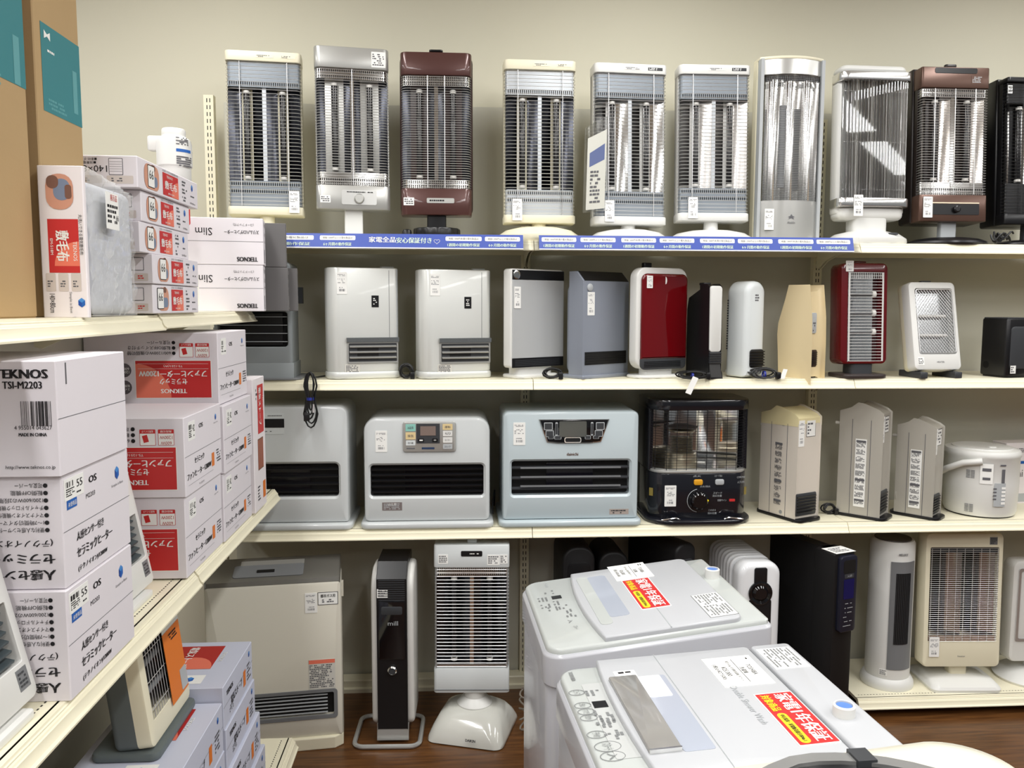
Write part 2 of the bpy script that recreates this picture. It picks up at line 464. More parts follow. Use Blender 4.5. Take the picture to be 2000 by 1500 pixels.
warranty_strip('blue warranty strip with repeated captions, under the white and silver heaters', xs(1053), xs(1668), [('a', xs(1056), xs(1128)), ('b', xs(1132), xs(1205)), ('a', xs(1212), xs(1284)), ('b', xs(1287), xs(1359)), ('a', xs(1366), xs(1438)), ('b', xs(1440), xs(1512)), ('a', xs(1519), xs(1592)), ('b', xs(1594), xs(1664))])
# ---- the box rack at the left: shelves run towards the wall
GX, GXT = -.629, -.694
GZM, GZT = .8898 + .036, 1.5182 + .036
MG = Matrix.Rotation(math.radians(90), 4, 'Z')
def rack_shelf(label, xf, ya, yb, z, back=-1.0, holes=False):
    # local x -> world y ; local y (depth) -> world -x
    M = Matrix.Translation((xf, 0, 0)) @ MG
    return shelf(label, ya, yb, z, 0.0, xf - back, 'shelves of the box rack', M, 'rack_shelf', holes)
rack_shelf('cream rack shelf carrying the tall brown cartons and the bagged blanket box', GXT, -1.836, -.9375, GZT)
rack_shelf('cream rack shelf carrying the stack of blanket boxes and slim heater boxes', GXT, -.936, -.036, GZT + .004)
rack_shelf('cream perforated rack shelf under the three large ceramic heater boxes', GX, -1.836, -.9375, GZM, holes=True)
rack_shelf('cream rack shelf under the red and white fan heater boxes', GX, -.936, -.036, GZM + .004)
rack_shelf('lowest cream rack shelf near the floor under the stove boxes', GX + .1, -1.836, -.32, .16, holes=True)
ob = MB().box(-1.012, -.95, .83, .014, 1.8, 1.44).build('rack_back_panel', PANELM, smooth=False)
tag1(ob, 'pale steel back panel of the box rack', 'panel')
# ================================================================== boxes on the rack
TAPE = mat('clear_tape', (.9, .88, .85), .15, alpha=.35)
BOXG = mat('pale_lilac_carton', srgb(226, 221, 226), .62, var=.02, vscale=6)
BLUE_A = mat('logo_blue_light', srgb(70, 140, 210), .5); BLUE_B = mat('logo_blue_dark', srgb(24, 74, 160), .5)
PINK = mat('print_pale_red', srgb(232, 120, 96), .5); DRED = mat('print_deep_red', srgb(176, 44, 40), .5)
SKIN = mat('print_skin_tone', srgb(206, 150, 126), .55); CLOTHG = mat('print_slate', srgb(120, 134, 158), .55)
class Carton:
    def __init__(s, name, label, X0, X1, Y0, Y1, Z0, Z1, rz=0.0, group=None, cat='box', m=None, bev=.0015):
        s.w, s.d, s.h = X1 - X0, Y1 - Y0, Z1 - Z0
        s.t = thing(name, label, cat, ((X0 + X1) / 2, (Y0 + Y1) / 2, Z0), rz, group)
        b = MB().slab(rrect(s.w, s.d, .002, n=1), 0, s.h, 'xy', bev, 1)
        b.build('carton', m or BOXW, s.t, smooth=False)
    def F(s, f, u, v, inv=False):
        sg = -1 if inv else 1
        if f == 'f': return Vector((-s.w / 2 + u * s.w, -s.d / 2, v * s.h)), XD * sg, ZD * sg
        if f == 'r': return Vector((s.w / 2, -s.d / 2 + u * s.d, v * s.h)), YD * sg, ZD * sg
        if f == 't': return Vector((s.w / 2 - v * s.w, -s.d / 2 + u * s.d, s.h)), YD * sg, -XD * sg   # read from the aisle side
        if f == 'T': return Vector((-s.w / 2 + u * s.w, -s.d / 2 + v * s.d, s.h)), XD * sg, YD * sg
    def text(s, string, f, u, v, h, w=None, m=INK, inv=False, bold=0, rot=0, lift=.0008):
        o, xd, ud = s.F(f, u, v, inv)
        par = getattr(s, 'panel', None) if m is PAPER and getattr(s, 'panel_f', '') == f else None
        if rot: xd, ud = ud * (-1 if rot > 0 else 1), xd * (1 if rot > 0 else -1)
        txt(string, m, par or s.t, o, xd, ud, h, w, bold, lift=lift)
    def patch(s, f, u, v, w, h, m, r=0.0, name='printed_panel', lift=.0005):
        o, xd, ud = s.F(f, u, v); b = MB(); flat(b, o, xd, ud, w, h, lift, 0, r); q = b.build(name, m, s.t, smooth=False)
        if name == 'red_panel': s.panel, s.panel_f = q, f
    def seam(s, f, v=.5, u0=0.0, u1=1.0):
        o, xd, ud = s.F(f, (u0 + u1) / 2, v); L = (s.w if f in 'fT' else s.d) * (u1 - u0)
        b = MB(); flat(b, o, xd, ud, L, .0011, .0004); b.build('flap_seam', GINK, s.t, smooth=False)
    def seamv(s, f, u, v0, v1):
        o, xd, ud = s.F(f, u, (v0 + v1) / 2); b = MB(); flat(b, o, xd, ud, .0012, s.h * (v1 - v0), .0004); b.build('edge_line', GINK, s.t, smooth=False)
    def small(s, f, u, v, w, h, rows, seed=1, m=GINK, inv=False):
        o, xd, ud = s.F(f, u, v, inv); b = MB(); scrib(b, o, xd, ud, w, h, rows, seed=seed); b.build('small_print', m, s.t, smooth=False)
    def cube_logo(s, f, u, v, r, inv=False, words=True):
        o, xd, ud = s.F(f, u, v, inv); nd = xd.cross(ud); b = MB()
        hx = [(r * .8 * math.sin(math.radians(60 * k)), r * math.cos(math.radians(60 * k))) for k in range(6)]
        P = [o + xd * a + ud * c + nd * .0007 for a, c in hx]; cc = o + nd * .0007
        b.poly3([cc, P[5], P[0], P[1]], 0); b.poly3([cc, P[1], P[2], P[3]], 1); b.poly3([cc, P[3], P[4], P[5]], 2)
        b.build('cube_logo', [BLUE_A, BLUEINK, BLUE_B], s.t, smooth=False)
        if words: txt('Simple is Best', GINK, s.t, o - ud * r * 1.75, xd, ud, r * .5, r * 4.2)
    def label(s, f, u, v, w, h, num, inv=False, blue=True, seed=1):
        o, xd, ud = s.F(f, u, v, inv); b = MB()
        plate(b, o, xd, ud, w, h, .0006, 0, 0)
        barcode(b, o - xd * w * .22 + ud * h * .22, xd, ud, w * .42, h * .26, .0009, 1, seed, 18)
        scrib(b, o - xd * w * .2 - ud * h * .15, xd, ud, w * .45, h * .4, 4, .0009, 1, seed=seed)
        scrib(b, o + xd * w * .26 - ud * h * .3, xd, ud, w * .3, h * .14, 1, .0009, 1, seed=seed + 1)
        pl = b.build('price_label', [PAPER, INK], s.t, smooth=False)
        if num: txt(num, INK, pl, o + xd * w * .27 + ud * h * .12, xd, ud, h * .36, w * .3, lift=.0012)
        if blue:
            bb = MB(); plate(bb, o - xd * w * .15 - ud * h * .72, xd, ud, w * .5, h * .42, .0008); bs = bb.build('blue_sticker', BLUEINK, s.t, smooth=False)
            txt('未使用品', PAPER, bs, o - xd * w * .15 - ud * h * .72, xd, ud, h * .22, w * .42, lift=.0012)
# ---- three large ceramic heater boxes
XR = -.64
zz = GZM
hs = .1885
def tsi(k, lab, dx, dy):
    c = Carton('heater_box', lab, XR - .335 + dx, XR + dx, -1.606 + dy, -1.336 + dy, zz + hs * k, zz + hs * (k + 1) - .0012, group='ceramic heater boxes on the rack', m=BOXG)
    c.seam('r', .5)
    R = lambda m: 1 - m / c.w
    if k == 2:
        c.text('TEKNOS', 'f', R(.054), .89, .0145, .082, bold=.0012); c.text('TSI-M2203', 'f', R(.0525), .795, .0115, .06, bold=.0005)
        o, xd, ud = c.F('f', R(.037), .55); b = MB(); barcode(b, o, xd, ud, .054, .04, n=44, seed=5); b.build('barcode', INK, c.t, smooth=False)
        c.text('4 955014 043627', 'f', R(.039), .43, .0065, .058)
        c.text('MADE IN CHINA', 'f', R(.04), .37, .0055, .043, bold=.0003)
        c.text('http://www.teknos.co.jp', 'f', R(.046), .085, .0075, .077)
        o, xd, ud = c.F('r', .12, .88); b = MB(); flat(b, o, xd, ud, .004, .035); b.build('carton_slit', GINK, c.t, smooth=False)
        return
    for i, sline in enumerate(('可変ルーバー', '転倒OFF機能', '1200/600Wの2段階切替', 'チャイルドロック機能付き', 'マイナスイオン機能付き', '1〜7時間切タイマー', '便利な人感センサー付き')):
        wln = .0072 * len(sline) * (.8 if i == 2 else 1); v = .923 - i * .0655
        c.text('●', 'f', R(.025), v, .0072, inv=True)
        c.text(sline, 'f', R(.0295 + wln / 2), v, .0082, wln, inv=True)
    c.text('(テクノイオン)1200W', 'f', R(.0175 + .07), .416, .0135, .14, inv=True, bold=.0003)
    c.text('セラミックヒーター', 'f', R(.0155 + .0945), .275, .0175, .189, inv=True, bold=.001)
    c.text('人感センサー付き', 'f', R(.0155 + .08), .13, .0175, .16, inv=True, bold=.001)
    c.label('r', .16, .86, .07, .036, '55', seed=k + 3)
    c.text('OS', 'r', .42, .86, .012, .03, bold=.0008); c.text('M2203', 'r', .38, .72, .008, .035)
    c.cube_logo('r', .80, .80, .0125)
    c.text('人感センサー付き', 'r', .36, .40, .015, .105, bold=.0011)
    c.text('セラミックヒーター', 'r', .42, .25, .018, .14, bold=.0013)
    c.text('(テクノイオン)/1200W', 'r', .38, .10, .0115, .115, bold=.0005)
tsi(0, 'large white ceramic heater box, lowest of the stack, standing on the perforated shelf', 0, 0)
tsi(1, 'large white ceramic heater box in the middle of the near stack, marked 55', -.003, .008)
tsi(2, 'large white ceramic heater box with the bar code, on top of the near stack', .002, -.002)
# ---- red and white fan heater boxes
def ts(lab, X1, Y0, Y1, Z0, h, side_only=False, num='42', W=.352, seed=1):
    c = Carton('fan_heater_box', lab, X1 - W, X1, Y0, Y1, Z0, Z0 + h - .001, group='ceramic fan heater boxes on the rack', m=BOXG)
    c.seam('r', .5, 0, 1)
    # the face towards the aisle end (printed upside down)
    R = lambda m: 1 - m / c.w
    pw, ph = .198, .1; u = R(.02 + pw / 2); pv = .105
    c.patch('f', u, pv + ph / 2 / c.h, pw + .004, ph + .004, PAPER, name='panel_border', lift=.0004)
    c.patch('f', u, pv + ph / 2 / c.h, pw, ph, RED, name='red_panel', lift=.0006)
    o, xd, ud = c.F('f', u, pv); b = MB(); nd = xd.cross(ud)
    arc = [o + nd * .0007 - xd * (pw / 2) + xd * (.092 * math.sin(a)) + ud * (.092 * math.cos(a)) for a in [math.pi / 2 * i / 10 for i in range(11)]]
    b.poly3([o + nd * .0007 - xd * (pw / 2)] + arc[::-1]); b.build('print_glow', PINK, c.t, smooth=False)
    c.text('TEKNOS', 'f', u, .197, .0115, .068, PAPER, True, .0006, lift=.001)
    c.text('セラミック', 'f', u, .33, .0165, .072, PAPER, True, .0006, lift=.001)
    c.text('ファンヒーター1200W', 'f', u - .003, .435, .0185, .178, PAPER, True, .0008, lift=.001)
    c.text('TS-1251(W)', 'f', u, .545, .007, .05, PAPER, True, lift=.001)
    for q in (.505, .575):
        o, xd, ud = c.F('f', u, q); b = MB(); flat(b, o, xd, ud, pw * .94, .0006, .001); b.build('rule_line', PAPER, c.t, smooth=False)
    for k, uu in enumerate((R(.041), R(.083))):
        o, xd, ud = c.F('f', uu, .76); b = MB()
        flat(b, o, xd, ud, .0365, .038, .0005, 0, .002); flat(b, o, xd, ud, .0345, .036, .0007, 1, .0015)
        flat(b, o + ud * .014, xd, ud, .0345, .009, .0009, 0)
        if k: flat(b, o - xd * .005 - ud * .003, (xd + ud * .25), (ud - xd * .25), .012, .017, .0009, 0)
        b.build('feature_icon', [RED, PAPER], c.t, smooth=False)
        if not k:
            c.text('600W', 'f', uu, .69, .0078, .025, DRED, True, lift=.001); c.text('1200W', 'f', uu, .76, .0078, .029, DRED, True, lift=.001)
        c.text('無段切替' if not k else '転倒スイッチ', 'f', uu, .835, .0055, .026, PAPER, True, lift=.0011)
    for i, sline in enumerate(('可変ルーバー', '転倒OFFスイッチ付き', '600/1200Wの強弱切替')):
        wln = .0102 * len(sline) * (.8 if i == 2 else 1); v = .865 - i * .073
        c.text('●', 'f', R(.116), v, .0095, inv=True)
        c.text(sline, 'f', R(.124 + wln / 2), v, .0105, wln, inv=True)
    for i in range(2):
        c.patch('f', R(.248), .25 + i * .235, .038, .038, mat('print_dark_grey', srgb(92, 86, 90), .55), r=.0189, name='round_badge')
        c.text('600W' if i else '転倒OFF', 'f', R(.248), .27 + i * .235, .007, .027, PAPER, True, lift=.001)
        c.text('1200W' if i else 'スイッチ', 'f', R(.248), .225 + i * .235, .007, .027, PAPER, True, lift=.001)
    # side towards the aisle
    c.label('r', .18, .80, .05, .045, num, blue=False, seed=seed)
    c.text('OS', 'r', .42, .82, .011, .03, bold=.0007)
    c.cube_logo('r', .84, .84, .0085, words=True)
    c.text('セラミック', 'r', .36, .40, .015, .075, bold=.0007)
    c.text('ファンヒーター1200W', 'r', .36, .235, .0165, .19, bold=.0008)
    c.patch('r', .735, .27, .022, .035, ORANGE, r=.002, name='orange_label')
    c.small('r', .905, .29, .04, .036, 5, seed); c.text('TS-1251(W)', 'r', .4, .06, .006, .04, GINK)
    for q in (.125,):
        o, xd, ud = c.F('r', .4, q); b = MB(); flat(b, o, xd, ud, .2, .0006); b.build('rule_line', GINK, c.t, smooth=False)
    return c
ts('red and white fan heater box at the bottom of the nearer pair', -.645, -1.0, -.702, GZM + .004, .197, seed=2)
ts('red and white fan heater box on top of the nearer pair, marked 42', -.64, -1.004, -.706, GZM + .201, .19, seed=3)
ts('red and white fan heater box at the bottom of the farther pair', -.64, -.698, -.40, GZM + .004, .19, seed=4)
ts('red and white fan heater box standing second in the farther pair', -.634, -.70, -.402, GZM + .195, .186, seed=5)
ts('red and white fan heater box on top, with the whole red panel showing', -.648, -.684, -.386, GZM + .3815 + .0005, .197, num='', seed=6)
c = Carton('stove_box', 'narrow upright stove box with a red heading, last on the rack shelf', -.95, -.632, -.385, -.235, GZM + .004, 1.35, group='electric stove boxes on the rack')
c.patch('r', .62, .76, .075, .155, RED, name='red_panel')
c.text('電気ストーブ', 'r', .56, .78, .030, .12, PAPER, rot=1, lift=.001, bold=.0008); c.text('TEKNOS', 'r', .85, .80, .012, .05, PAPER, rot=1, lift=.001)
c.patch('r', .55, .42, .07, .10, mat('print_grille_brown', srgb(120, 84, 62), .55), name='product_picture')
o, xd, ud = c.F('r', .55, .42); b = MB()
for i in range(6): flat(b, o + xd * (-.03 + .012 * i), xd, ud, .003, .092, .0008)
b.build('picture_lines', PINK, c.t, smooth=False)
c.patch('r', .8, .13, .034, .055, ORANGE, r=.002, name='orange_label'); c.small('r', .35, .13, .035, .05, 5, 3); c.small('r', .3, .88, .02, .04, 3, 5)
# ---- tall brown cartons on the top rack shelf
TEAL = mat('teal_print', srgb(58, 128, 134), .6); TEALL = mat('pale_teal_print', srgb(96, 158, 162), .6)
for lab, y0, y1, x1, seed in (('tall brown carton with a teal panel, nearer of two, cut by the picture edge', -1.56, -1.352, -.787, 1), ('tall brown carton with a teal panel standing behind the bagged blanket', -1.315, -1.127, -.787, 2)):
    c = Carton('tall_carton', lab, x1 - .2, x1, y0, y1, GZT, 2.42, group='tall brown cartons', m=CARD, bev=.003)
    L = y1 - y0
    c.patch('r', .57, .55 if seed == 2 else .575, L * .86, .165, TEAL, name='teal_panel')
    c.patch('r', .86, .53, L * .1, .085, TEALL, name='picture_print', lift=.0008)
    c.small('r', .45, .475, L * .4, .022, 3, seed, TEALL)
    if seed == 2:
        o, xd, ud = c.F('r', .27, .622); b = MB(); nd = xd.cross(ud); h_ = .007
        b.poly3([o + nd * .001 + xd * a + ud * d for a, d in ((-.012, .008), (0, .002), (.012, .008), (.012, -.008), (0, -.002), (-.012, -.008))]); b.build('bow_logo', PAPER, c.t, smooth=False)
        c.small('r', .33, .59, .04, .008, 1, 4, PAPER)
# ---- bagged heated blanket
t = thing('bagged_blanket', 'electric blanket in a clear shiny bag with a printed white end card', 'blanket', (-.742, -1.205, GZT), 0)
MB().slab(rrect(.083, .012, .002, n=1), 0, .283, 'xy', .001, 1).xf(Matrix.Translation((0, -.125, 0))).build('end_card', BOXW, t, smooth=False)
FLEECE = mat('grey_fleece', srgb(196, 198, 204), .9, bump=.6, bscale=90, var=.12, vscale=14)
MB().slab(rrect(.072, .226, .02, n=4), .006, .262, 'xy', .02, 4).build('blanket', FLEECE, t, M=Matrix.Translation((-.002, .008, 0)))
bag = MB(); rnd = random.Random(3)
NY, NZ = 18, 22
bagm = mat('clear_bag', (.9, .92, .92), .08, alpha=.3, spec=1.0, coat=.9, bump=1.0, bscale=26)
grid = []
for j in range(NZ + 1):
    row = []
    for i in range(NY + 1):
        y = -.119 + .245 * i / NY; z = .002 + .283 * j / NZ * (1 - .10 * (i / NY))
        row.append((.0405 + .006 * math.sin(3.1 * i + 1.7 * j) * rnd.random() + (.006 * rnd.random()) - .01 * (i / NY) ** 4, y, z))
    grid.append(row)
b0 = len(bag.v)
for row in grid: bag.v += row
for j in range(NZ):
    for i in range(NY):
        a = b0 + j * (NY + 1) + i; bag.face((a, a + 1, a + NY + 2, a + NY + 1))
tp = grid[-1]
b1 = len(bag.v)
bag.v += [(p[0] - .078, p[1], p[2] + .002) for p in tp]
for i in range(NY): bag.face((b0 + NZ * (NY + 1) + i, b0 + NZ * (NY + 1) + i + 1, b1 + i + 1, b1 + i))
bag.build('clear_bag', bagm, t, sharp=180)
class _C(Carton):
    def __init__(s, t, w, d, h, oy): s.t = t; s.w, s.d, s.h, s.oy = w, d, h, oy
    def F(s, f, u, v, inv=False):
        o, xd, ud = Carton.F(s, f, u, v, inv); return o + Vector((0, s.oy, 0)), xd, ud
c = _C(t, .083, .012, .283, -.125)
c.patch('f', .52, .475, .056, .10, RED, name='red_panel')
o, xd, ud = c.F('f', .52, .385); b = MB(); nd = xd.cross(ud)
b.poly3([o + nd * .0008 + xd * .028 - ud * .012] + [o + nd * .0008 + xd * .028 - ud * .012 + xd * (-.046 * math.sin(a)) + ud * (.046 * math.cos(a)) for a in [math.pi / 2 * i / 8 for i in range(9)]]); b.build('print_glow', PINK, t, smooth=False)
c.text('敷毛布', 'f', .5, .475, .024, .056, PAPER, rot=1, bold=.0008, lift=.0012)
c.text('TEKNOS', 'f', .77, .44, .007, .036, PAPER, rot=1, lift=.0012); c.text('EM-518M', 'f', .26, .47, .005, .03, PAPER, rot=1, lift=.0012)
c.text('丸洗いできる電気敷毛布', 'f', .91, .55, .0072, .075, rot=1, lift=.0012)
b = MB(); o, xd, ud = c.F('f', .48, .83)
flat(b, o, xd, ud, .05, .066, .0008, 0, .022); flat(b, o + xd * .004 + ud * .004, xd, ud, .03, .04, .0011, 1, .014); flat(b, o - xd * .012 + ud * .018, xd, ud, .022, .024, .0013, 2, .01); flat(b, o + xd * .016 + ud * .0, xd, ud, .012, .026, .0013, 2, .005)
b.build('person_picture', [SKIN, CLOTHG, mat('print_brown_hair', srgb(120, 84, 70), .6)], t, smooth=False)
for i in range(3):
    c.patch('f', .2 + .28 * i, .235, .018, .034, mat('print_beige', srgb(206, 196, 190), .6), r=.002, name='feature_icon')
    c.small('f', .2 + .28 * i, .225, .012, .014, 3, i)
c.text('140×80cm', 'f', .22, .095, .010, .036, rot=1, lift=.0012)
c.text('Simple is Best', 'f', .62, .1, .006, .04, GINK, rot=1, lift=.0012)
c.cube_logo('f', .86, .1, .009, words=False)
bb = MB(); o = Vector((.0545, -.035, .21)); xd = YD; ud = ZD
plate(bb, o, xd, ud, .06, .072, .0008); scrib(bb, o - ud * .006, xd, ud, .05, .04, 4, .0012, 1, seed=4)
bb.build('shop_label', [PAPER, INK], t, smooth=False)
txt('展示品', RED, t, o + xd * .006 + ud * .026, xd, ud, .012, .032, lift=.0014); txt('66', INK, t, o + xd * .02 - ud * .012, xd, ud, .011, .012, lift=.002)
# ---- stack of blanket boxes
hb = .0686; zb = GZT + .004
for k, (y0, y1, dx, dx0) in enumerate(((-1.0, -.73, 0, 0), (-1.005, -.72, .004, 0), (-1.058, -.73, -.003, 0), (-1.048, -.73, -.001, 0), (-1.082, -.665, .006, .0))):
    lab = ('electric blanket box at the bottom of the stack of five', 'electric blanket box second from the bottom of the stack of five', 'electric blanket box in the middle of the stack of five', 'electric blanket box just below the top of the stack of five', 'electric blanket box on top of the stack, with 140 x 80 on its side')[k]
    y1 = y0 + .33 if k < 4 else y1
    z0 = zb + hb * k
    c = Carton('blanket_box', lab, -.965 + dx, -.70 + dx, y0, y1, z0, z0 + hb - .0008, group='stacked electric blanket boxes', m=BOXG)
    L = y1 - y0
    c.patch('r', .50, .47, L * .26, hb * .76, RED, name='red_panel')
    o, xd, ud = c.F('r', .63, .09); b = MB(); nd = xd.cross(ud)
    b.poly3([o + nd * .0008] + [o + nd * .0008 - xd * (.05 * math.sin(a)) + ud * (.04 * math.cos(a)) for a in [math.pi / 2 * i / 8 for i in range(9)]][::-1]); b.build('print_glow', PINK, c.t, smooth=False)
    c.text('敷毛布', 'r', .50, .45, .019, L * .2, PAPER, lift=.0011, bold=.0006); c.text('TEKNOS', 'r', .48, .74, .006, L * .1, PAPER, lift=.0011); c.text('EM-518M', 'r', .5, .17, .004, L * .1, PAPER, lift=.0011)
    c.text('丸洗いできる電気敷毛布', 'r', .5, .92, .005, L * .26, GINK)
    b = MB(); o, xd, ud = c.F('r', .2, .5)
    flat(b, o, xd, ud, L * .22, hb * .8, .0007, 0, hb * .3); flat(b, o + xd * .012 - ud * .008, xd, ud, L * .11, hb * .34, .0009, 1, .01); flat(b, o + xd * .01 + ud * .022, xd, ud, L * .06, hb * .2, .0009, 2, .006)
    b.build('person_picture', [SKIN, CLOTHG, mat('print_brown_hair', srgb(120, 84, 70), .6)], c.t, smooth=False)
    bb = MB(); o, xd, ud = c.F('r', .19 if k else .14, .52); plate(bb, o, xd, ud, .042, .05, .0009, .004); flat(bb, o, xd, ud, .038, .046, .0012, 1, .003); bb.build('price_label', [INK, PAPER], c.t, smooth=False)
    txt('66', INK, c.t, o + ud * .004, xd, ud, .02, .026, lift=.0016)
    for i in range(3): c.small('r', .745, .2 + i * .28, L * .09, hb * .22, 2, i + k)
    c.cube_logo('r', .885, .72, .009, words=False); c.small('r', .89, .4, L * .1, .006, 1, k); c.text('140×80cm', 'r', .89, .14, .005, L * .1)
    if k == 4:
        c.text('140×80㎝', 'f', .60, .58, .014, .085, inv=True); c.patch('f', .83, .65, .03, .036, GINK, r=.002, name='size_diagram'); c.patch('f', .83, .65, .0275, .0335, BOXG, r=.0015, name='size_diagram', lift=.0008)
        for i in range(5): 
            o, xd, ud = c.F('f', .83, .5 + .075 * i); b = MB(); flat(b, o, xd, ud, .026, .0006, .001); b.build('diagram_line', GINK, c.t, smooth=False)
        c.text('■消費電力:50W', 'f', .58, .77, .006, .05, inv=True); c.text('■素材:ポリエステル100%', 'f', .54, .88, .006, .075, inv=True)
        for i in range(3): c.patch('f', .36 + .25 * i, .24, .056, .017, mat('print_beige', srgb(206, 196, 190), .6), r=.002, name='feature_icon'); c.small('f', .34 + .25 * i, .24, .026, .01, 2, i)
        c.patch('f', .16, .5, .02, .055, RED, name='red_panel')
    else:
        c.patch('f', .86, .66, .034, .03, GINK, r=.002, name='size_diagram'); c.patch('f', .86, .66, .031, .027, BOXG, r=.0015, name='size_diagram', lift=.0008)
        c.patch('f', .9, .22, .03, .017, mat('print_beige', srgb(206, 196, 190), .6), r=.002, name='feature_icon'); c.small('f', .9, .22, .016, .01, 2, k, RED)
# ---- white jug standing upside down on the blanket boxes
ztop = zb + hb * 5
t = thing('white_jug', 'white plastic jug with a spout block, standing on the blanket boxes', 'jug', (-.772, -.60, ztop), 0)
t.scale = (.86, .86, .95)
MB().lathe([(.046, 0), (.049, .004), (.049, .052), (.0535, .056), (.0535, .118), (.05, .13), (.037, .139), (.036, .143)], 28).build('body', WHITE, t)
MB().lathe([(.034, .14), (.036, .141), (.036, .157), (.033, .161)], 24).build('cap', WHITE, t)
MB().slab(rrect(.05, .036, .008), .098, .14, 'xy', .006).build('spout_block', WHITE, t, M=Matrix.Translation((-.052, -.004, 0)))
b = MB()
for q, (zc_, hh, wl, mi) in enumerate(((.122, .022, .6, 1), (.096, .012, .75, 2), (.066, .03, .8, 1))):
    pts = []
    a0, a1 = -1.15, -1.15 + wl * 1.3
    n = 8
    for i in range(n):
        aa, ab = a0 + (a1 - a0) * i / n, a0 + (a1 - a0) * (i + 1) / n
        R_ = .0542 if zc_ > .06 else .0498
        for row in range(5 if mi == 1 else 1):
            hh2 = hh / 5 if mi == 1 else hh; z = zc_ + hh / 2 - hh2 * (row + .5) if mi == 1 else zc_
            if mi == 1 and random.random() < .25: continue
            b.poly3([(R_ * math.cos(aa), R_ * math.sin(aa), z - hh2 * .35), (R_ * math.cos(ab), R_ * math.sin(ab), z - hh2 * .35), (R_ * math.cos(ab), R_ * math.sin(ab), z + hh2 * .35), (R_ * math.cos(aa), R_ * math.sin(aa), z + hh2 * .35)], mi - 1)
b.build('print', [GINK, BLUEINK], t, smooth=False)
# ---- slim halogen heater boxes
def slim(lab, X1, Y0, d, Z0, h, rz, m, W=.3, plain=False):
    c = Carton('slim_heater_box', lab, X1 - W, X1, Y0, Y0 + d, Z0, Z0 + h - .001, rz, 'slim halogen heater boxes', m=m)
    if not plain:
        c.seam('f', .5)
        c.text('(コードフック付)', 'f', .80, .86, .010, .062, inv=True); c.text('スリムハロゲンヒーター', 'f', .78, .70, .013, .105, inv=True, bold=.0003)
        c.text('TEKNOS', 'f', .83, .12, .014, .062, inv=True, bold=.0012); c.text('Slim', 'f', .40, .70, .024, .05, inv=True)
    m2 = INK if not plain else PAPER
    c.text('TEKNOS', 'r', .5, .88, .012, d * .7, m2); c.text('スリムハロゲン', 'r', .5, .68, .014, d * .75, m2); c.text('ヒーター', 'r', .5, .52, .012, d * .6, m2)
    c.patch('r', .35, .22, d * .25, h * .25, GINK if not plain else PAPER, name='code_print'); c.small('r', .5, .07, d * .7, .008, 1, 3, m2)
    return c
GREYC = mat('grey_carton', srgb(104, 102, 102), .6)
hh = .148
slim('slim halogen heater box at the bottom, its name upside down, far end of the rack', -.632, -.262, .11, GZT + .004, hh, 10, BOXG)
slim('slim halogen heater box on top, its name upside down, far end of the rack', -.629, -.262, .11, GZT + .004 + hh, hh, 10, BOXG)
slim('dark-ended slim heater box at the bottom, behind the white one', -.578, -.112, .045, GZT + .004, hh, 10, GREYC, W=.3, plain=True)
slim('dark-ended slim heater box on top, behind the white one', -.582, -.112, .045, GZT + .004 + hh, hh, 10, GREYC, W=.3, plain=True)
slim('last dark-ended slim heater box, closest to the wall shelving', -.556, -.06, .038, GZT + .004, hh, 10, GREYC, W=.3, plain=True)
# red sign card and small price card
t = thing('red_sign_card', 'small red sign card peeking out behind the blanket boxes', 'sign', (-.855, -.335, GZT + .004), 0)
b = MB(); plate(b, (0, 0, .292), XD, ZD, .075, .06, .002, .008); b.build('card', RED, t, smooth=False)
MB().box(0, .006, .115, .006, .006, .23).build('card_stem', WHITE, t, smooth=False)
txt('限定', PAPER, t, (.01, 0, .292), XD, ZD, .026, .05, lift=.003)
t = thing('price_card', 'white price card with red heading leaning on the slim heater box', 'card', (Xat(378, -.42, 1.6), -.42, GZT + .004), 0)
b = MB(); plate(b, (0, 0, .065), XD, ZD, .034, .09, .0012); scrib(b, (0, 0, .09), XD, ZD, .028, .024, 2, .0016, 1, seed=2, fill=.7); flat(b, (0.002, 0, .045), XD, ZD, .02, .036, .0016, 2, .003); flat(b, (.002, 0, .045), XD, ZD, .018, .034, .0018, 0, .003)
MB().box(0, .004, .01, .02, .01, .02).build('card_foot', WHITE, t, smooth=False)
b.build('card', [PAPER, RED, INK], t, smooth=False); txt('14', INK, t, (.002, 0, .047), XD, ZD, .009, .01, lift=.0022)
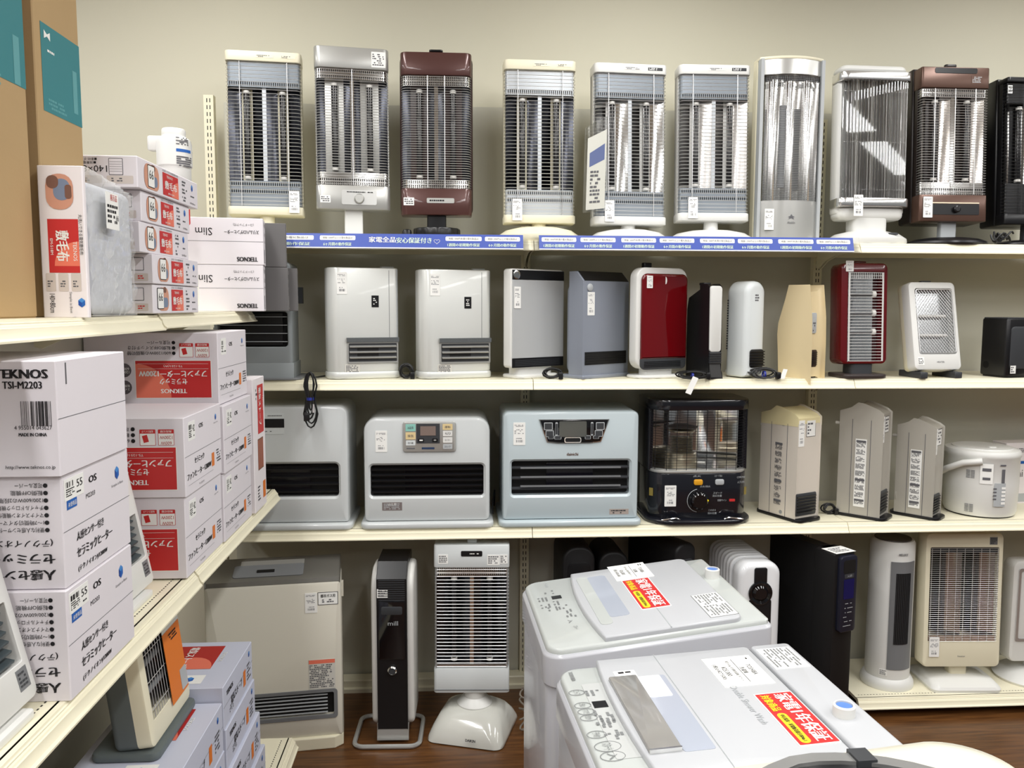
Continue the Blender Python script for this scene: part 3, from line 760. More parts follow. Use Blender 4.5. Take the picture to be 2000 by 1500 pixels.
# ---- stove boxes on the lowest rack shelf
def stove(lab, X1, Y0, Y1, Z0, h, seed=1, W=.26):
    c = Carton('stove_box', lab, X1 - W, X1, Y0, Y1, Z0, Z0 + h - .001, group='electric stove boxes on the rack', m=mat('blue_grey_carton', srgb(198, 202, 218), .6))
    L = Y1 - Y0; k = min(1, W / .2)
    # top printing is read from the near end: along x
    pw, ph = .12 * k, .15
    c.patch('T', .52, 1 - (.03 + ph / 2) / L, pw, ph, DRED, name='red_panel')
    o, xd, ud = c.F('T', .52, 1 - (.03 + ph) / L); b = MB(); nd = xd.cross(ud)
    b.poly3([o + nd * .0008 + xd * (pw * .5 * math.cos(a)) + ud * (pw * .62 * math.sin(a)) for a in [math.pi * i / 12 for i in range(13)]]); b.build('print_glow', PINK, c.t, smooth=False)
    c.text('電気ストーブ', 'T', .45, 1 - (.03 + ph / 2) / L, .026 * k, .13, PAPER, rot=1, bold=.001, lift=.0012)
    c.text('TEKNOS', 'T', .80, 1 - (.03 + ph / 2) / L, .010 * k, .06, PAPER, rot=1, lift=.0012, bold=.0005)
    c.patch('T', .62, .045 / L + .02, .07 * k, .05, PAPER, name='logo_field'); c.cube_logo('T', .62, .045 / L + .02, .014, words=False)
    c.text('TEKNOS', 'r', .2, .74, .013, .06, bold=.0008); c.cube_logo('r', .88, .8, .009, words=False)
    c.text('電気ストーブ', 'r', .42, .42, .022, .11, bold=.0008); c.patch('r', .70, .38, .024, .045, ORANGE, r=.002, name='orange_label')
    c.small('r', .86, .4, .04, .05, 5, seed); c.small('r', .25, .25, .04, .02, 3, seed); c.seam('r', .5)
    return c
stove('electric stove box with a red top panel, uppermost of the far pile', -.60, -.898, -.605, .496, .114, 1, W=.26)
stove('electric stove box right under the uppermost one at the far end', -.596, -.895, -.60, .386, .1095, 2, W=.28)
stove('electric stove box third down at the far end of the lowest shelf', -.588, -.892, -.58, .274, .1115, 3, W=.28)
stove('electric stove box at the bottom of the far pile on the lowest shelf', -.58, -.89, -.56, .1605, .113, 4, W=.28)
stove('electric stove box carrying the cream stove, top of the near pile', -.602, -1.26, -.902, .446, .126, 5, W=.24)
stove('electric stove box in the middle of the near pile on the lowest shelf', -.60, -1.26, -.90, .306, .1395, 6, W=.24)
stove('electric stove box at the bottom of the near pile on the lowest shelf', -.59, -1.255, -.897, .1605, .145, 7, W=.24)
c = Carton('stove_box', 'carton with an orange label half hidden under the perforated rack shelf', -.97, -.76, -1.43, -1.28, .1605, .50, group='electric stove boxes on the rack')
c.patch('f', .72, .70, .075, .06, ORANGE, r=.006, name='orange_label')
# ================================================================== radiant heaters on the top shelf
MAROON = mat('maroon_paint', srgb(84, 54, 50), .28, metal=.25, coat=.4)
MAROOND = mat('dark_maroon', srgb(44, 22, 22), .3)
BROWN = mat('bronze_brown_paint', srgb(96, 72, 62), .3, metal=.4)
DBROWN = mat('dark_brown_plastic', srgb(36, 28, 26), .35)
GPLATE = mat('grey_baffle', srgb(150, 158, 166), .45, metal=.2)
LPLATE = mat('pale_baffle', srgb(205, 210, 214), .4, metal=.2)
CPLATE = mat('chrome_baffle', (.7, .69, .67), .16, metal=1.0)
CERAMIC = mat('white_ceramic', srgb(228, 226, 220), .3)
DARKREFL = mat('darkened_reflector', (.06, .063, .075), .16, metal=1.0)  # polished metal, the dark reflection of the room put into its colour
def dims(pl, pr, pt, pb, Y, rz=0):
    zc = Zat((pt + pb) / 2, 0.5, Y)
    xl, xr = Xat(pl, Y, zc), Xat(pr, Y, zc); xc = (xl + xr) / 2
    zb, zt_ = Zat(pb, xc, Y), Zat(pt, xc, Y)
    return xc, (xr - xl) / math.cos(math.radians(rz)), zb, zt_ - zb
def trough(cx, hw, y0, dep, z0, z1, n=14, th=.0015):
    f = [(cx - hw + 2 * hw * i / n, y0 + dep * (1 - ((2 * i / n) - 1) ** 2)) for i in range(n + 1)]
    return MB().slab(f + [(x, y + th) for x, y in f[::-1]], z0, z1, 'xy')
def wirepath(w, yb, yf, z, rc=.016, n=4):
    h = w / 2; p = [(-h, yb, z)]
    for i in range(n + 1):
        a = math.pi / 2 * i / n; p.append((-h + rc - rc * math.cos(a), yf + rc - rc * math.sin(a), z))
    for i in range(n + 1):
        a = math.pi / 2 * i / n; p.append((h - rc + rc * math.sin(a), yf + rc - rc * math.cos(a), z))
    p.append((h, yb, z)); return p
def radiant_head(t, M, w, h, d, zones, cap, housing, refl=MIRROR, tubes=2, pitch=.0128, rw=.0011, vwires=(-.27, .27), r=.012, rc=.018, trd=.03, tr=.011, tubem=QUARTZ, centre=None, capw=None, wire=WIRE, wy=0.0):
    """zones from the top: (kind, height[, material])"""
    yf = -d / 2; yb = d / 2
    MB().slab(rrect(w * .985, h - .004, r, 0, h / 2), yb - d * .42, yb, 'xz', .006).build('housing', housing, t, M)
    for s in (-1, 1):
        MB().box(s * (w * .4925 - .003), yb - d * .36, h / 2, .006, d * .5, h * .94).build('side_wall', housing, t, M, smooth=False)
    z = h; g0 = g1 = None
    for zn in zones:
        k, hz = zn[0], zn[1]; m = zn[2] if len(zn) > 2 else None; z1, z0 = z, z - hz; z = z0
        if k == 'cap':
            MB().slab(rrect(capw or w, d, (rc, rc, .01, .01)), z0, z1, 'xy', .004).build('end_cap', m or cap, t, M)
            continue
        if g0 is None: g0 = z1
        g1 = z0
        if k == 'plate':
            MB().slab(rrect(w * .95, d * .5, (rc * .7, rc * .7, .002, .002), 0, yf + .012 + d * .25), z0, z1, 'xy').build('baffle', m or GPLATE, t, M)
        elif k == 'slots':
            MB().slab(rrect(w * .95, d * .5, (rc * .7, rc * .7, .002, .002), 0, yf + .011 + d * .25), z0, z1, 'xy').build('vent_band', m or GPLATE, t, M)
            n = int(w * .88 / .0072); b = MB()
            for i in range(n): b.box(-w * .44 + w * .88 * i / (n - 1), yf + .011, (z0 + z1) / 2, .0036, .001, hz * .7)
            b.build('vent_slots', VOID, t, M, smooth=False, kind='stuff')
        elif k == 'cavity':
            hw = w * .475 / tubes
            for i in range(tubes):
                cx = -w * .475 + hw * (2 * i + 1)
                trough(cx, hw, yf + .022, trd, z0, z1).build('reflector', refl, t, M)
                MB().lathe([(tr * .9, 0), (tr, .004), (tr, hz - .044), (tr * .9, hz - .04)], 14, (cx, yf + .022 + trd * .3, z0 + .02)).build('heating_tube', tubem, t, M)
                for zz_ in (z0 + .006, z1 - .022):
                    MB().lathe([(tr * .7, 0), (tr * 1.05, .002), (tr * 1.05, .012), (tr * .7, .014)], 14, (cx, yf + .022 + trd * .3, zz_)).build('tube_holder', CERAMIC, t, M)
            if centre is not None:
                MB().box(0, yf + .02, (z0 + z1) / 2, .014, .003, hz).build('centre_strip', centre, t, M, smooth=False)
    b = MB(); n = max(2, int((g0 - g1) / pitch)); 
    for i in range(n):
        b.tube(wirepath(w * .975, yb - d * .4, yf + .001 + wy, g1 + (g0 - g1) * (i + .5) / n, rc), rw, 4)
    b.build('wire_grille', wire, t, M, kind='stuff')
    for u in vwires:
        MB().tube([(u * w, yf + .0005 + wy, g1 + .002), (u * w, yf + .0005 + wy, g0 - .002)], rw * 1.3, 5).build('upright_wire', wire, t, M)
    return g0, g1
def lean(deg, z=0.0): return Matrix.Translation((0, 0, z)) @ Matrix.Rotation(math.radians(-deg), 4, 'X')
ZS = SH_Z['top']
def top_heater(label, pl, pr, pt, pb, rz, leanv=2.0, Y=.12, name='radiant_heater'):
    x, w, zb, h = dims(pl, pr, pt, pb, Y, rz)
    t = thing(name, label, 'heater', (x, Y + .03, ZS), rz, 'radiant heaters on the top shelf')
    return t, w, zb - ZS, h / math.cos(math.radians(leanv)), lean(leanv, zb - ZS)
def oval_base(t, rx, ry, hz, m, neck=None, nh=.05, nr=.022, dome=.4, cy=0.0):
    MB().lathe([(.97, 0), (1, hz * .2), (.985, hz * .45), (.8, hz * .8), (.5, hz), (.0, hz * 1.02)], 40, (0, cy, 0), sx=rx, sy=ry).build('base', m, t)
    if neck is not None: MB().lathe([(nr * 1.25, hz * .7), (nr * 1.05, hz * 1.1), (nr, hz * 1.4), (nr, nh)], 20).build('neck', neck, t)
caphints = lambda t, M, w, h, d, dark: (sticker(t, (w * .02, -d / 2, h - .018), XD, ZD, w * .24, .011, 3, 2, M, base=dark[0], ink=GINK, name='warning_print'), sticker(t, (w * .33, -d / 2, h - .018), XD, ZD, w * .2, .011, 4, 2, M, base=dark[1], ink=dark[2], name='warning_print'))
Zd = [('cap', .036), ('plate', .066), ('slots', .022), ('cavity', None), ('slots', .02), ('plate', .006), ('slots', .02), ('plate', .046), ('cap', .03)]
def daikin(label, pl, pr, pt, pb, rz, capm, plate_m, refl, side, tag_u, hints, base=None, leanv=2.0):
    t, w, zb, h, M = top_heater(label, pl, pr, pt, pb, rz, leanv)
    z = [(k, (v if v is not None else h - .246)) + ((plate_m,) if k in ('plate', 'slots') else ()) for k, v in Zd]
    d = .085
    radiant_head(t, M, w, h, d, z, capm, side, refl, vwires=(-.31, .31), centre=LPLATE)
    caphints(t, M, w, h, d, hints)
    price_tag(t, (tag_u * w, -d / 2 - .004, .047), seed=int(pl), M=M)
    if base is not None: oval_base(t, base[0], base[1], base[2], base[3], base[3], zb + .02, .026)
    return t
daikin('cream wire-fronted radiant heater at the far left of the top shelf', 441, 587, 99, 421, 6, CREAM, GPLATE, DARKREFL, CREAM, .38, (CREAM, CREAM, GINK), (.14, .11, .02, CREAM))
daikin('cream wire-fronted radiant heater on an oval cream base beside the maroon heater', 984, 1125, 116, 437, 1.5, CREAM, LPLATE, DARKREFL, CREAM, -.32, (CREAM, CREAM, GINK), (.155, .13, .056, CREAM))
th5 = daikin('white radiant heater with grey baffles behind the hanging paper sleeve', 1160, 1304, 122, 440, 4, WHITE, GPLATE, MIRROR, WHITE, -.3, (WHITE, DKGREY, PAPER), (.15, .13, .05, WHITE), 3)
daikin('white radiant heater with grey baffles, second from the paper sleeve', 1327, 1466, 124, 433, -1, WHITE, GPLATE, mat('grey_reflector', (.6, .58, .56), .2, metal=1.0), WHITE, -.3, (WHITE, DKGREY, PAPER), (.16, .13, .05, WHITE), 3)
# silver heater with a dial
t, w, zb, h, M = top_heater('silver radiant heater with a dial on its lower panel', 614, 758, 90, 410, 8)
radiant_head(t, M, w, h, .075, [('cap', .076), ('slots', .016, CPLATE), ('plate', .006, CPLATE), ('slots', .014, CPLATE), ('cavity', h - .246), ('plate', .018, CPLATE), ('slots', .016, CPLATE), ('slots', .014, CPLATE), ('cap', .086)], SILVER, SILVER, DARKREFL, vwires=(-.0, ), centre=CHROME, rc=.022, pitch=.0095)
b = MB(); plate(b, (.02, -.0375, .043), XD, ZD, .125, .052, .0015, .006); b.build('dial_plate', mat('brushed_silver', (.62, .62, .6), .3, metal=.8), t, M)
MB().lathe([(.018, 0), (.018, .006), (.014, .012), (.013, .012)], 24, (.02, -.039, .038), 'y').build('dial', SILVER, t, M)
b = MB(); scrib(b, (.02, -.039, .062), XD, ZD, .1, .006, 1, .0018, 0, seed=4); b.build('dial_print', INK, t, M, smooth=False)
sticker(t, (-.1, -.0375, .035), XD, ZD, .036, .026, 3, 3, M); sticker(t, (.095, -.0375, h - .04), XD, ZD, .05, .055, 7, 6, M, name='warning_sticker')
MB().slab(rrect(.066, .03, .006), .012, zb + .02, 'xy').build('neck', WHITE, t); oval_base(t, .13, .11, .018, WHITE)
# maroon heater
t, w, zb, h, M = top_heater('maroon radiant heater on a round ribbed black foot', 779, 924, 95, 421, 0)
MB().slab(rrect(w, h, .03, 0, h / 2), .012, .045, 'xz', .012, 3).build('rim', MAROOND, t, M)
radiant_head(t, M, w * .965, h * .985, .075, [('cap', .082), ('slots', .018, CPLATE), ('slots', .018, CPLATE), ('cavity', h * .985 - .246), ('slots', .016, CPLATE), ('slots', .016, CPLATE), ('cap', .096)], MAROON, MAROOND, DARKREFL, vwires=(-.12, .12), centre=CHROME, rc=.024, pitch=.0085)
b = MB(); plate(b, (.015, -.0375, .052), XD, ZD, .1, .018, .0012, .004); scrib(b, (.015, -.0375, .052), XD, ZD, .08, .007, 1, .0016, 1, fill=.8, seed=3, dens=1); b.build('display_strip', [SILVER, INK], t, M, smooth=False)
sticker(t, (-.1, -.0375, .048), XD, ZD, .038, .028, 3, 3, M)
MB().slab(rrect(.05, .03, .008), h, h + .008, 'xy', .003).build('handle', BLACK, t, M)
MB().slab(rrect(.07, .04, .006), .035, zb + .03, 'xy').build('neck', BLACK, t)
b = MB(); pr = []
for k in range(72):
    a = 2 * math.pi * k / 72; r_ = .084 + (.0025 if k % 6 < 3 else 0); pr.append((r_ * math.cos(a), r_ * math.sin(a)))
b.slab(pr, 0, .05, 'xy', .006); b.build('base', BLACK, t)
MB().slab(rrect(.034, .03, .012), 0, .045, 'xy', .01).build('cord_plug', BLACK, t, M=Matrix.Translation((-.108, -.03, 0)))
# curved silver heater
t, w, zb, h, M = top_heater('silver curved-front radiant heater with an emblem on its lower panel', 1482, 1607, 110, 470, 1, .0)
h = h + (zb - .003); M = Matrix.Translation((0, 0, .003))
def dplan(w, d, bulge, n=14, yb=.05):
    f = [(-w / 2 + w * i / n, -d / 2 + bulge * (((2 * i / n) - 1) ** 2)) for i in range(n + 1)]
    return f + [(w / 2, yb), (-w / 2, yb)]
PAL = mat('pale_silver', srgb(206, 206, 202), .25, metal=.6)
MB().slab([(-w / 2, .014), (w / 2, .014), (w / 2, .05), (w * .3, .075), (-w * .3, .075), (-w / 2, .05)], 0, h - .006, 'xy', .004).build('housing', CREAM, t, M)
MB().slab(dplan(w * 1.0, .09, .034), h - .012, h, 'xy', .004).build('top_lid', CREAM, t, M)
MB().slab(dplan(w * .92, .088, .03), h - .065, h - .012, 'xy').build('upper_panel', PAL, t, M)
MB().slab(dplan(w * .92, .088, .03), 0, .16, 'xy').build('lower_panel', PAL, t, M)
for i in range(3):
    trough(-w * .28 + w * .28 * i, w * .14, -.022, .03, .16, h - .065).build('reflector', MIRROR, t, M)
MB().lathe([(.013, 0), (.013, .3)], 16, (-w * .12, -.012, .21)).build('heating_tube', MIDGREY, t, M)
for s in (-1, 1): MB().box(s * w * .475, -.012, h * .5, .012, .03, h - .02).build('side_rail', LGREY, t, M, smooth=False)
b = MB(); n = int((h - .225) / .0062)
for i in range(n):
    z = .162 + (h - .229) * i / (n - 1)
    b.tube([(x * .98, y, z) for x, y in dplan(w * .92, .088, .03, 8)[:9]], .0006, 3)
b.build('wire_grille', WIRE, t, M, kind='stuff')
b = MB()
for i in range(26): b.box(-w * .4 + w * .8 * i / 25, -.044 + .03 * ((2 * i / 25 - 1) * .87) ** 2 + .002, h - .082, .003, .002, .018)
b.build('vent_slots', DKGREY, t, M, smooth=False, kind='stuff')
b = MB(); o = Vector((.004, -.044, .098)); s_ = .013
b.poly3([o + Vector((a * s_, -.0008, c * s_)) for a, c in ((-1, .1), (-.35, .35), (0, .9), (.35, .35), (1, .1), (.5, -.15), (.9, -.6), (0, -.3), (-.9, -.6), (-.5, -.15))]); b.build('emblem', GINK, t, M, smooth=False)
txt('Aladdin', GINK, t, o - ZD * .02, XD, ZD, .009, .03, M=M, lift=.001)
price_tag(t, (-w * .32, -.037, .09), seed=5, M=M)
# white heater with glass rods
t, w, zb, h, M = top_heater('white radiant heater with vertical glass rods and a domed white base', 1634, 1776, 126, 430, 2, 2)
MB().slab(rrect(w * .96, .09, (.02, .02, .04, .04), 0, .01), .02, h - .03, 'xy', .01).build('housing', WHITE, t, M)
MB().slab(rrect(w * .93, .1, (.03, .03, .04, .04), 0, .005), h - .035, h, 'xy', .018, 4).build('top_dome', WHITE, t, M)
MB().slab(rrect(w * .93, .1, (.03, .03, .04, .04), 0, .005), 0, .055, 'xy', .018, 4).build('lower_bowl', WHITE, t, M)
for z0, z1 in ((h - .062, h - .03), (.045, .078)):
    MB().slab(rrect(w, .085, (.03, .03, .01, .01), 0, -.022), z0, z1, 'xy', .004).build('chrome_band', mat('satin_chrome', (.78, .78, .77), .2, metal=.9), t, M)
for i in range(4): trough(-w * .33 + w * .22 * i, w * .11, -.042, .022, .078, h - .062).build('reflector', mat('satin_reflector', (.92, .92, .91), .34, metal=1.0), t, M)
GLASS = mat('clear_glass', (1, 1, 1), .02, trans=1.0, ior=1.45)
b = MB()
for i in range(22):
    u = -1 + 2 * i / 21; b.lathe([(.005, .078), (.005, h - .062)], 8, (u * w * .44, -.058 + .016 * u ** 6, 0))
b.build('glass_rods', GLASS, t, M, kind='stuff')
for i, z in enumerate((.11, h * .5, h - .1)): MB().box(0, -.047, z, w * .86, .002, .0016).build('cross_wire', WIRE, t, M, smooth=False)
price_tag(t, (-w * .24, -.066, .048), seed=8, M=M)
MB().slab(rrect(.135, .08, .02), .03, zb + .02, 'xy').build('neck', WHITE, t)
oval_base(t, .150, .12, .052, WHITE, cy=-.005)
b = MB(); plate(b, (.05, -.098, .038), XD, Vector((0, .75, .6)), .045, .012, .002, .004); b.build('switch_cover', DKGREY, t, smooth=False)
# bronze-brown heater
t, w, zb, h, M = top_heater('bronze-brown radiant heater with a dial and a black oval base', 1797, 1934, 124, 434, 0, 3, Y=.10)
MB().slab(rrect(w * 1.0, .09, .008, 0, .06), .0, h, 'xy', .008).build('rear_shell', DBROWN, t, M)
radiant_head(t, M, w * .965, h * .985, .08, [('cap', .078), ('slots', .016, CPLATE), ('slots', .014, CPLATE), ('cavity', h * .985 - .256), ('plate', .02, CPLATE), ('slots', .016, CPLATE), ('slots', .012, CPLATE), ('cap', .1)], BROWN, DBROWN, mat('warm_reflector', (.86, .82, .78), .12, metal=1.0), vwires=(-.3, 0, .3), centre=CHROME, rc=.008, pitch=.0095)
b = MB(); plate(b, (.005, -.04, .045), XD, ZD, w * .7, .04, .0015, .004); b.build('control_strip', BLACK, t, M, smooth=False)
b = MB(); plate(b, (.005, -.04, .069), XD, ZD, w * .7, .004, .0018); b.build('gold_line', mat('champagne_metal', (.8, .68, .5), .3, metal=.9), t, M, smooth=False)
MB().lathe([(.013, 0), (.013, .01), (.009, .013), (.008, .013)], 20, (.01, -.0415, .045), 'y').build('dial', BLACK, t, M)
b = MB(); plate(b, (.0, -.04, h * .985 - .014), XD, ZD, w * .6, .02, .0015, .006); b.build('handle_recess', BLACK, t, M, smooth=False)
sticker(t, (w * .3, -.04, h - .055), XD, ZD, .045, .03, 7, 5, M, base=BROWN, ink=LGREY, name='warning_print')
price_tag(t, (-w * .37, -.043, .052), seed=11, M=M)
MB().slab(rrect(.045, .02, .008), h, h + .012, 'xy', .003).build('top_knob', DBROWN, t, M)
MB().slab(rrect(.062, .03, .006), .02, zb + .02, 'xy').build('neck', LGREY, t); oval_base(t, .148, .12, .03, BLACK, cy=-.005)
# black heater cut by the picture edge
t, w, zb, h, M = top_heater('black radiant heater at the far right edge of the top shelf', 1963, 2096, 145, 440, 2, 3, Y=.10)
MB().slab(rrect(w, .09, .008, 0, .06), .0, h, 'xy', .008).build('rear_shell', BLACK, t, M)
radiant_head(t, M, w * .97, h * .985, .08, [('cap', .02), ('plate', .075, BLACK), ('cavity', h * .985 - .25), ('plate', .115, BLACK), ('cap', .04)], BLACK, BLACK, MIRROR, vwires=(-.25, .25), rc=.01, pitch=.0125, wire=mat('black_wire', srgb(30, 30, 30), .4))
MB().slab(rrect(.07, .14, .015, 0, h * .58), .1, .14, 'xz', .01).build('wall_bracket', MIDGREY, t, M=M @ Matrix.Translation((-w * .45, 0, 0)))
MB().slab(rrect(.02, .07, .004, 0, h * .56), .1, .14, 'xz', .003).build('bracket_clip', DKGREY, t, M=M @ Matrix.Translation((-w * .62, 0, 0)))
sticker(t, (-w * .44, -.035, h - .055), XD, ZD, .018, .03, 2, 4, M); MB().slab(rrect(.06, .03, .006), .02, zb + .02, 'xy').build('neck', DKGREY, t); oval_base(t, .13, .11, .024, BLACK)
# clear sleeve with a leaflet hanging beside the white heater
t = thing('leaflet_sleeve', 'paper leaflet in a clear plastic sleeve hung on the white heater', 'leaflet', (Xat(1168, .06, 2.0), .055, ZS), 0)
Mz = Matrix.Translation((0, 0, 0))
p0, p1 = onY(1143, 250, .03), onY(1188, 225, .085); q0, q1 = onY(1138, 416, .03), onY(1182, 412, .085)
loc = Vector(t.location)
A, B_, Cc, D_ = [v - loc for v in (q0, q1, p1, p0)]
def qd(b, pts, off, mi=0):
    n = (pts[1] - pts[0]).cross(pts[3] - pts[0]).normalized(); b._loops([[tuple(p + n * o_) for p in pts] for o_ in off], mi)
b = MB(); qd(b, [A, B_, Cc, D_], (0, .0006)); b.build('clear_sleeve', CLEAR, t, smooth=False)
L = lambda u, v: (A * (1 - u) + B_ * u) * (1 - v) + (D_ * (1 - u) + Cc * u) * v
b = MB(); qd(b, [L(.12, .03), L(.95, .03), L(.95, .86), L(.12, .86)], (.0008, .0014)); b.build('leaflet', mat('grey_paper', srgb(210, 210, 200), .6), t, smooth=False)
xd = (B_ - A).normalized(); ud = (D_ - A).normalized()
b = MB(); qd(b, [L(.22, .52), L(.88, .55), L(.88, .72), L(.22, .68)], (.0016, .0018)); b.build('blue_block', mat('muted_blue_print', srgb(96, 108, 150), .6), t, smooth=False)
b = MB(); scrib(b, L(.5, .28), xd, ud, .05, .12, 9, .0024, 0, seed=4); b.build('small_print', GINK, t, smooth=False)
# cord lying beside the black heater
b = MB(); pts = []
for i in range(60):
    a = i * .31; pts.append((Xat(1948, .03, ZS) + .028 * math.cos(a) + .0006 * i, .036 + .012 * math.sin(a), ZS + .006 + .012 * (1 + math.sin(i * .9)) + .02 * (i % 30) / 30))
b.tube(pts, .0035, 6)
tag1(b.build('power_cord', CABLE), 'coiled dark power cord lying between the brown and black heaters', 'cord', 'power cords')
# ================================================================== portable heaters on the second shelf
def place(name, label, pl, pr, pt, w, d, rz, zs, yf=.022, cat='heater', group='portable heaters on the second shelf', fit=True, dx=0.0, fd=None):
    va = math.atan2(Xat((pl + pr) / 2, .1, zs + .2), 3.06)
    cr_, sr_ = abs(math.cos(math.radians(rz))), abs(math.sin(math.radians(rz)))
    c_, s_ = abs(math.cos(math.radians(rz) + va)) / math.cos(va), abs(math.sin(math.radians(rz) + va)) / math.cos(va)
    Y = yf + (w * sr_ + d * cr_) / 2
    wx = Xat(pr, Y - .03, zs + .2) - Xat(pl, Y - .03, zs + .2)
    k = wx / (w * c_ + (d if fd is None else fd) * s_) if fit else 1.0
    w, d = w * k, d * k; Y = yf + (w * sr_ + d * cr_) / 2
    x = Xat((pl + pr) / 2, Y - .03, zs + .2) + dx
    h = Zat(pt, x, Y - .03) - zs
    return thing(name, label, cat, (x, Y, zs), rz, group), w, d, h
def slats(t, n, w, z0, z1, y, m, th=.004, dp=.016, name='slat', tilt=25, M=None, x=0.0):
    b = MB().box(0, 0, 0, w, dp, th).xf(Matrix.Rotation(math.radians(tilt), 4, 'X'))
    o = b.build(name, m, t, smooth=False); o.location = (x, y, z0 + (z1 - z0) * .5 / n)
    if M is not None: o.matrix_local = M @ Matrix.Translation((x, y, z0 + (z1 - z0) * .5 / n))
    for i in range(1, n):
        q = o.copy(); COL.objects.link(q); q.parent = t
        if M is not None: q.matrix_local = M @ Matrix.Translation((x, y, z0 + (z1 - z0) * (i + .5) / n))
        else: q.location = (x, y, z0 + (z1 - z0) * (i + .5) / n)
def front_box(t, w, d, h, r, hole, m, M=None, bev=.008, rec=.03, back=VOID, name='body', z0=0.0, bin=.003):
    """box with rounded front outline and a recessed rectangular opening hole=(cx, cz, w, h, r)"""
    A = rrect(w, h, r, 0, z0 + h / 2); B = rrect(hole[2], hole[3], hole[4], hole[0], hole[1])
    MB().ring(A, B, -d / 2, -d / 2 + rec, 'xz', bev, bin).build('front_shell', m, t, M)
    MB().slab(A, -d / 2 + rec, d / 2, 'xz', 0.012, 3, bev0=0).build(name, m, t, M)
    MB().box(hole[0], -d / 2 + rec - .001, hole[1], hole[2] * 1.0, .002, hole[3] * 1.0).build('opening_back', back, t, M, smooth=False)
Z2 = SH_Z['second']
PEARL = mat('pearl_white_paint', srgb(216, 218, 214), .3, metal=.15, coat=.2)
GREYP = mat('grey_heater_paint', srgb(146, 152, 154), .38, metal=.15)
# grey gas heater half hidden behind the boxes
t, w, d, h = place('fan_heater', 'grey fan heater with a wide black louvre, half hidden behind the slim boxes', 415, 583, 512, .31, .2, 3, Z2)
front_box(t, w, d, h - .012, .02, (0, h * .43, w * .88, h * .30, .012), GREYP, z0=.012)
slats(t, 4, w * .87, h * .29, h * .57, -d / 2 + .008, LGREY, .0022, .006, tilt=0)
MB().box(w * .12, -d / 2 + .02, h * .43, w * .5, .01, h * .27).build('burner_plate', BLACK, t, smooth=False)
MB().slab([(-d / 2 - .012, 0), (-d / 2 - .012, .008), (-d / 2, .06), (d / 2, .06), (d / 2, 0)], -w / 2 - .004, w / 2 + .004, 'yz').build('foot', GREYP, t)
b = MB().slab(rrect(w + .06, d + .05, .03), 0, .008, 'xy', .003).build('tray', MIDGREY, t)
MB().box(w / 2 + .012, d * .3, h * .72, .02, .03, .06).build('side_valve', DKGREY, t, smooth=False)
# two matching white ceramic fan heaters
for lab, pl, pr, pt, sd in (('white plasma fan heater nearer the boxes, with a small black badge', 631, 778, 523, 1), ('white plasma fan heater with a black badge, beside the black-topped heater', 808, 960, 527, 2)):
    t, w, d, h = place('fan_heater', lab, pl, pr, pt, .3, .12, 16, Z2)
    pl_ = rrect(w, d, (.045, .02, .02, .03), n=8)
    MB().slab(pl_, .026, h, 'xy', .006).build('body', PEARL, t)
    MB().slab(rrect(w + .006, d + .008, (.047, .022, .02, .03), n=8), 0, .028, 'xy', .008).build('base', PEARL, t)
    MB().box(w * .36, -d / 2 + .0005, h * .62, .0016, .002, h * .72).build('panel_seam', MIDGREY, t, smooth=False)
    MB().slab(rrect(w * .09, .05, .008, 0, 0), h * .3, h * .985, 'xy').build('end_panel', LGREY, t, M=Matrix.Translation((w * .445, -d / 2 + .028, 0)))
    yf = -d / 2
    MB().box(w * .12, yf - .003, h * .355, w * .74, .012, .016).build('chrome_bar', CHROME, t, smooth=False)
    MB().ring(rrect(w * .72, .078, .004, w * .12, h * .24), rrect(w * .68, .066, .003, w * .12, h * .24), yf - .004, yf + .004, 'xz').build('vent_frame', SILVER, t)
    MB().box(w * .12, yf - .0005, h * .24, w * .68, .002, .066).build('vent_back', DKGREY, t, smooth=False)
    MB().box(w * .05, yf - .0015, h * .235, w * .3, .002, .045).build('vent_gap', VOID, t, smooth=False)
    slats(t, 3, w * .66, h * .245 - .03, h * .245 + .03, yf - .006, SILVER, .0035, .01, x=w * .12)
    b = MB(); plate(b, (w * .16, yf, h * .70), XD, ZD, .026, .042, .0014); b.build('badge', BLACK, t, smooth=False)
    b = MB(); scrib(b, (w * .16, yf, h * .70), XD, ZD, .014, .026, 4, .002, 0, seed=sd); b.build('badge_print', PAPER, t, smooth=False)
    txt('SHARP', GINK, t, (w * .12, yf - .009, h * .355), XD, ZD, .006, .03)
    price_tag(t, (-w * .3, yf, h * .86), seed=sd + 20)
    sticker(t, (-w * .17, yf, h * .095), XD, ZD, .054, .032, sd, 5, base=mat('grey_sticker', srgb(206, 204, 196), .5), name='warning_sticker')
    MB().slab(rrect(.05, .03, .008), h, h + .007, 'xy', .003).build('top_panel', LGREY, t, M=Matrix.Translation((w * .38, .01, 0)))
SATIN = mat('satin_silver', srgb(206, 208, 208), .3, metal=.35)
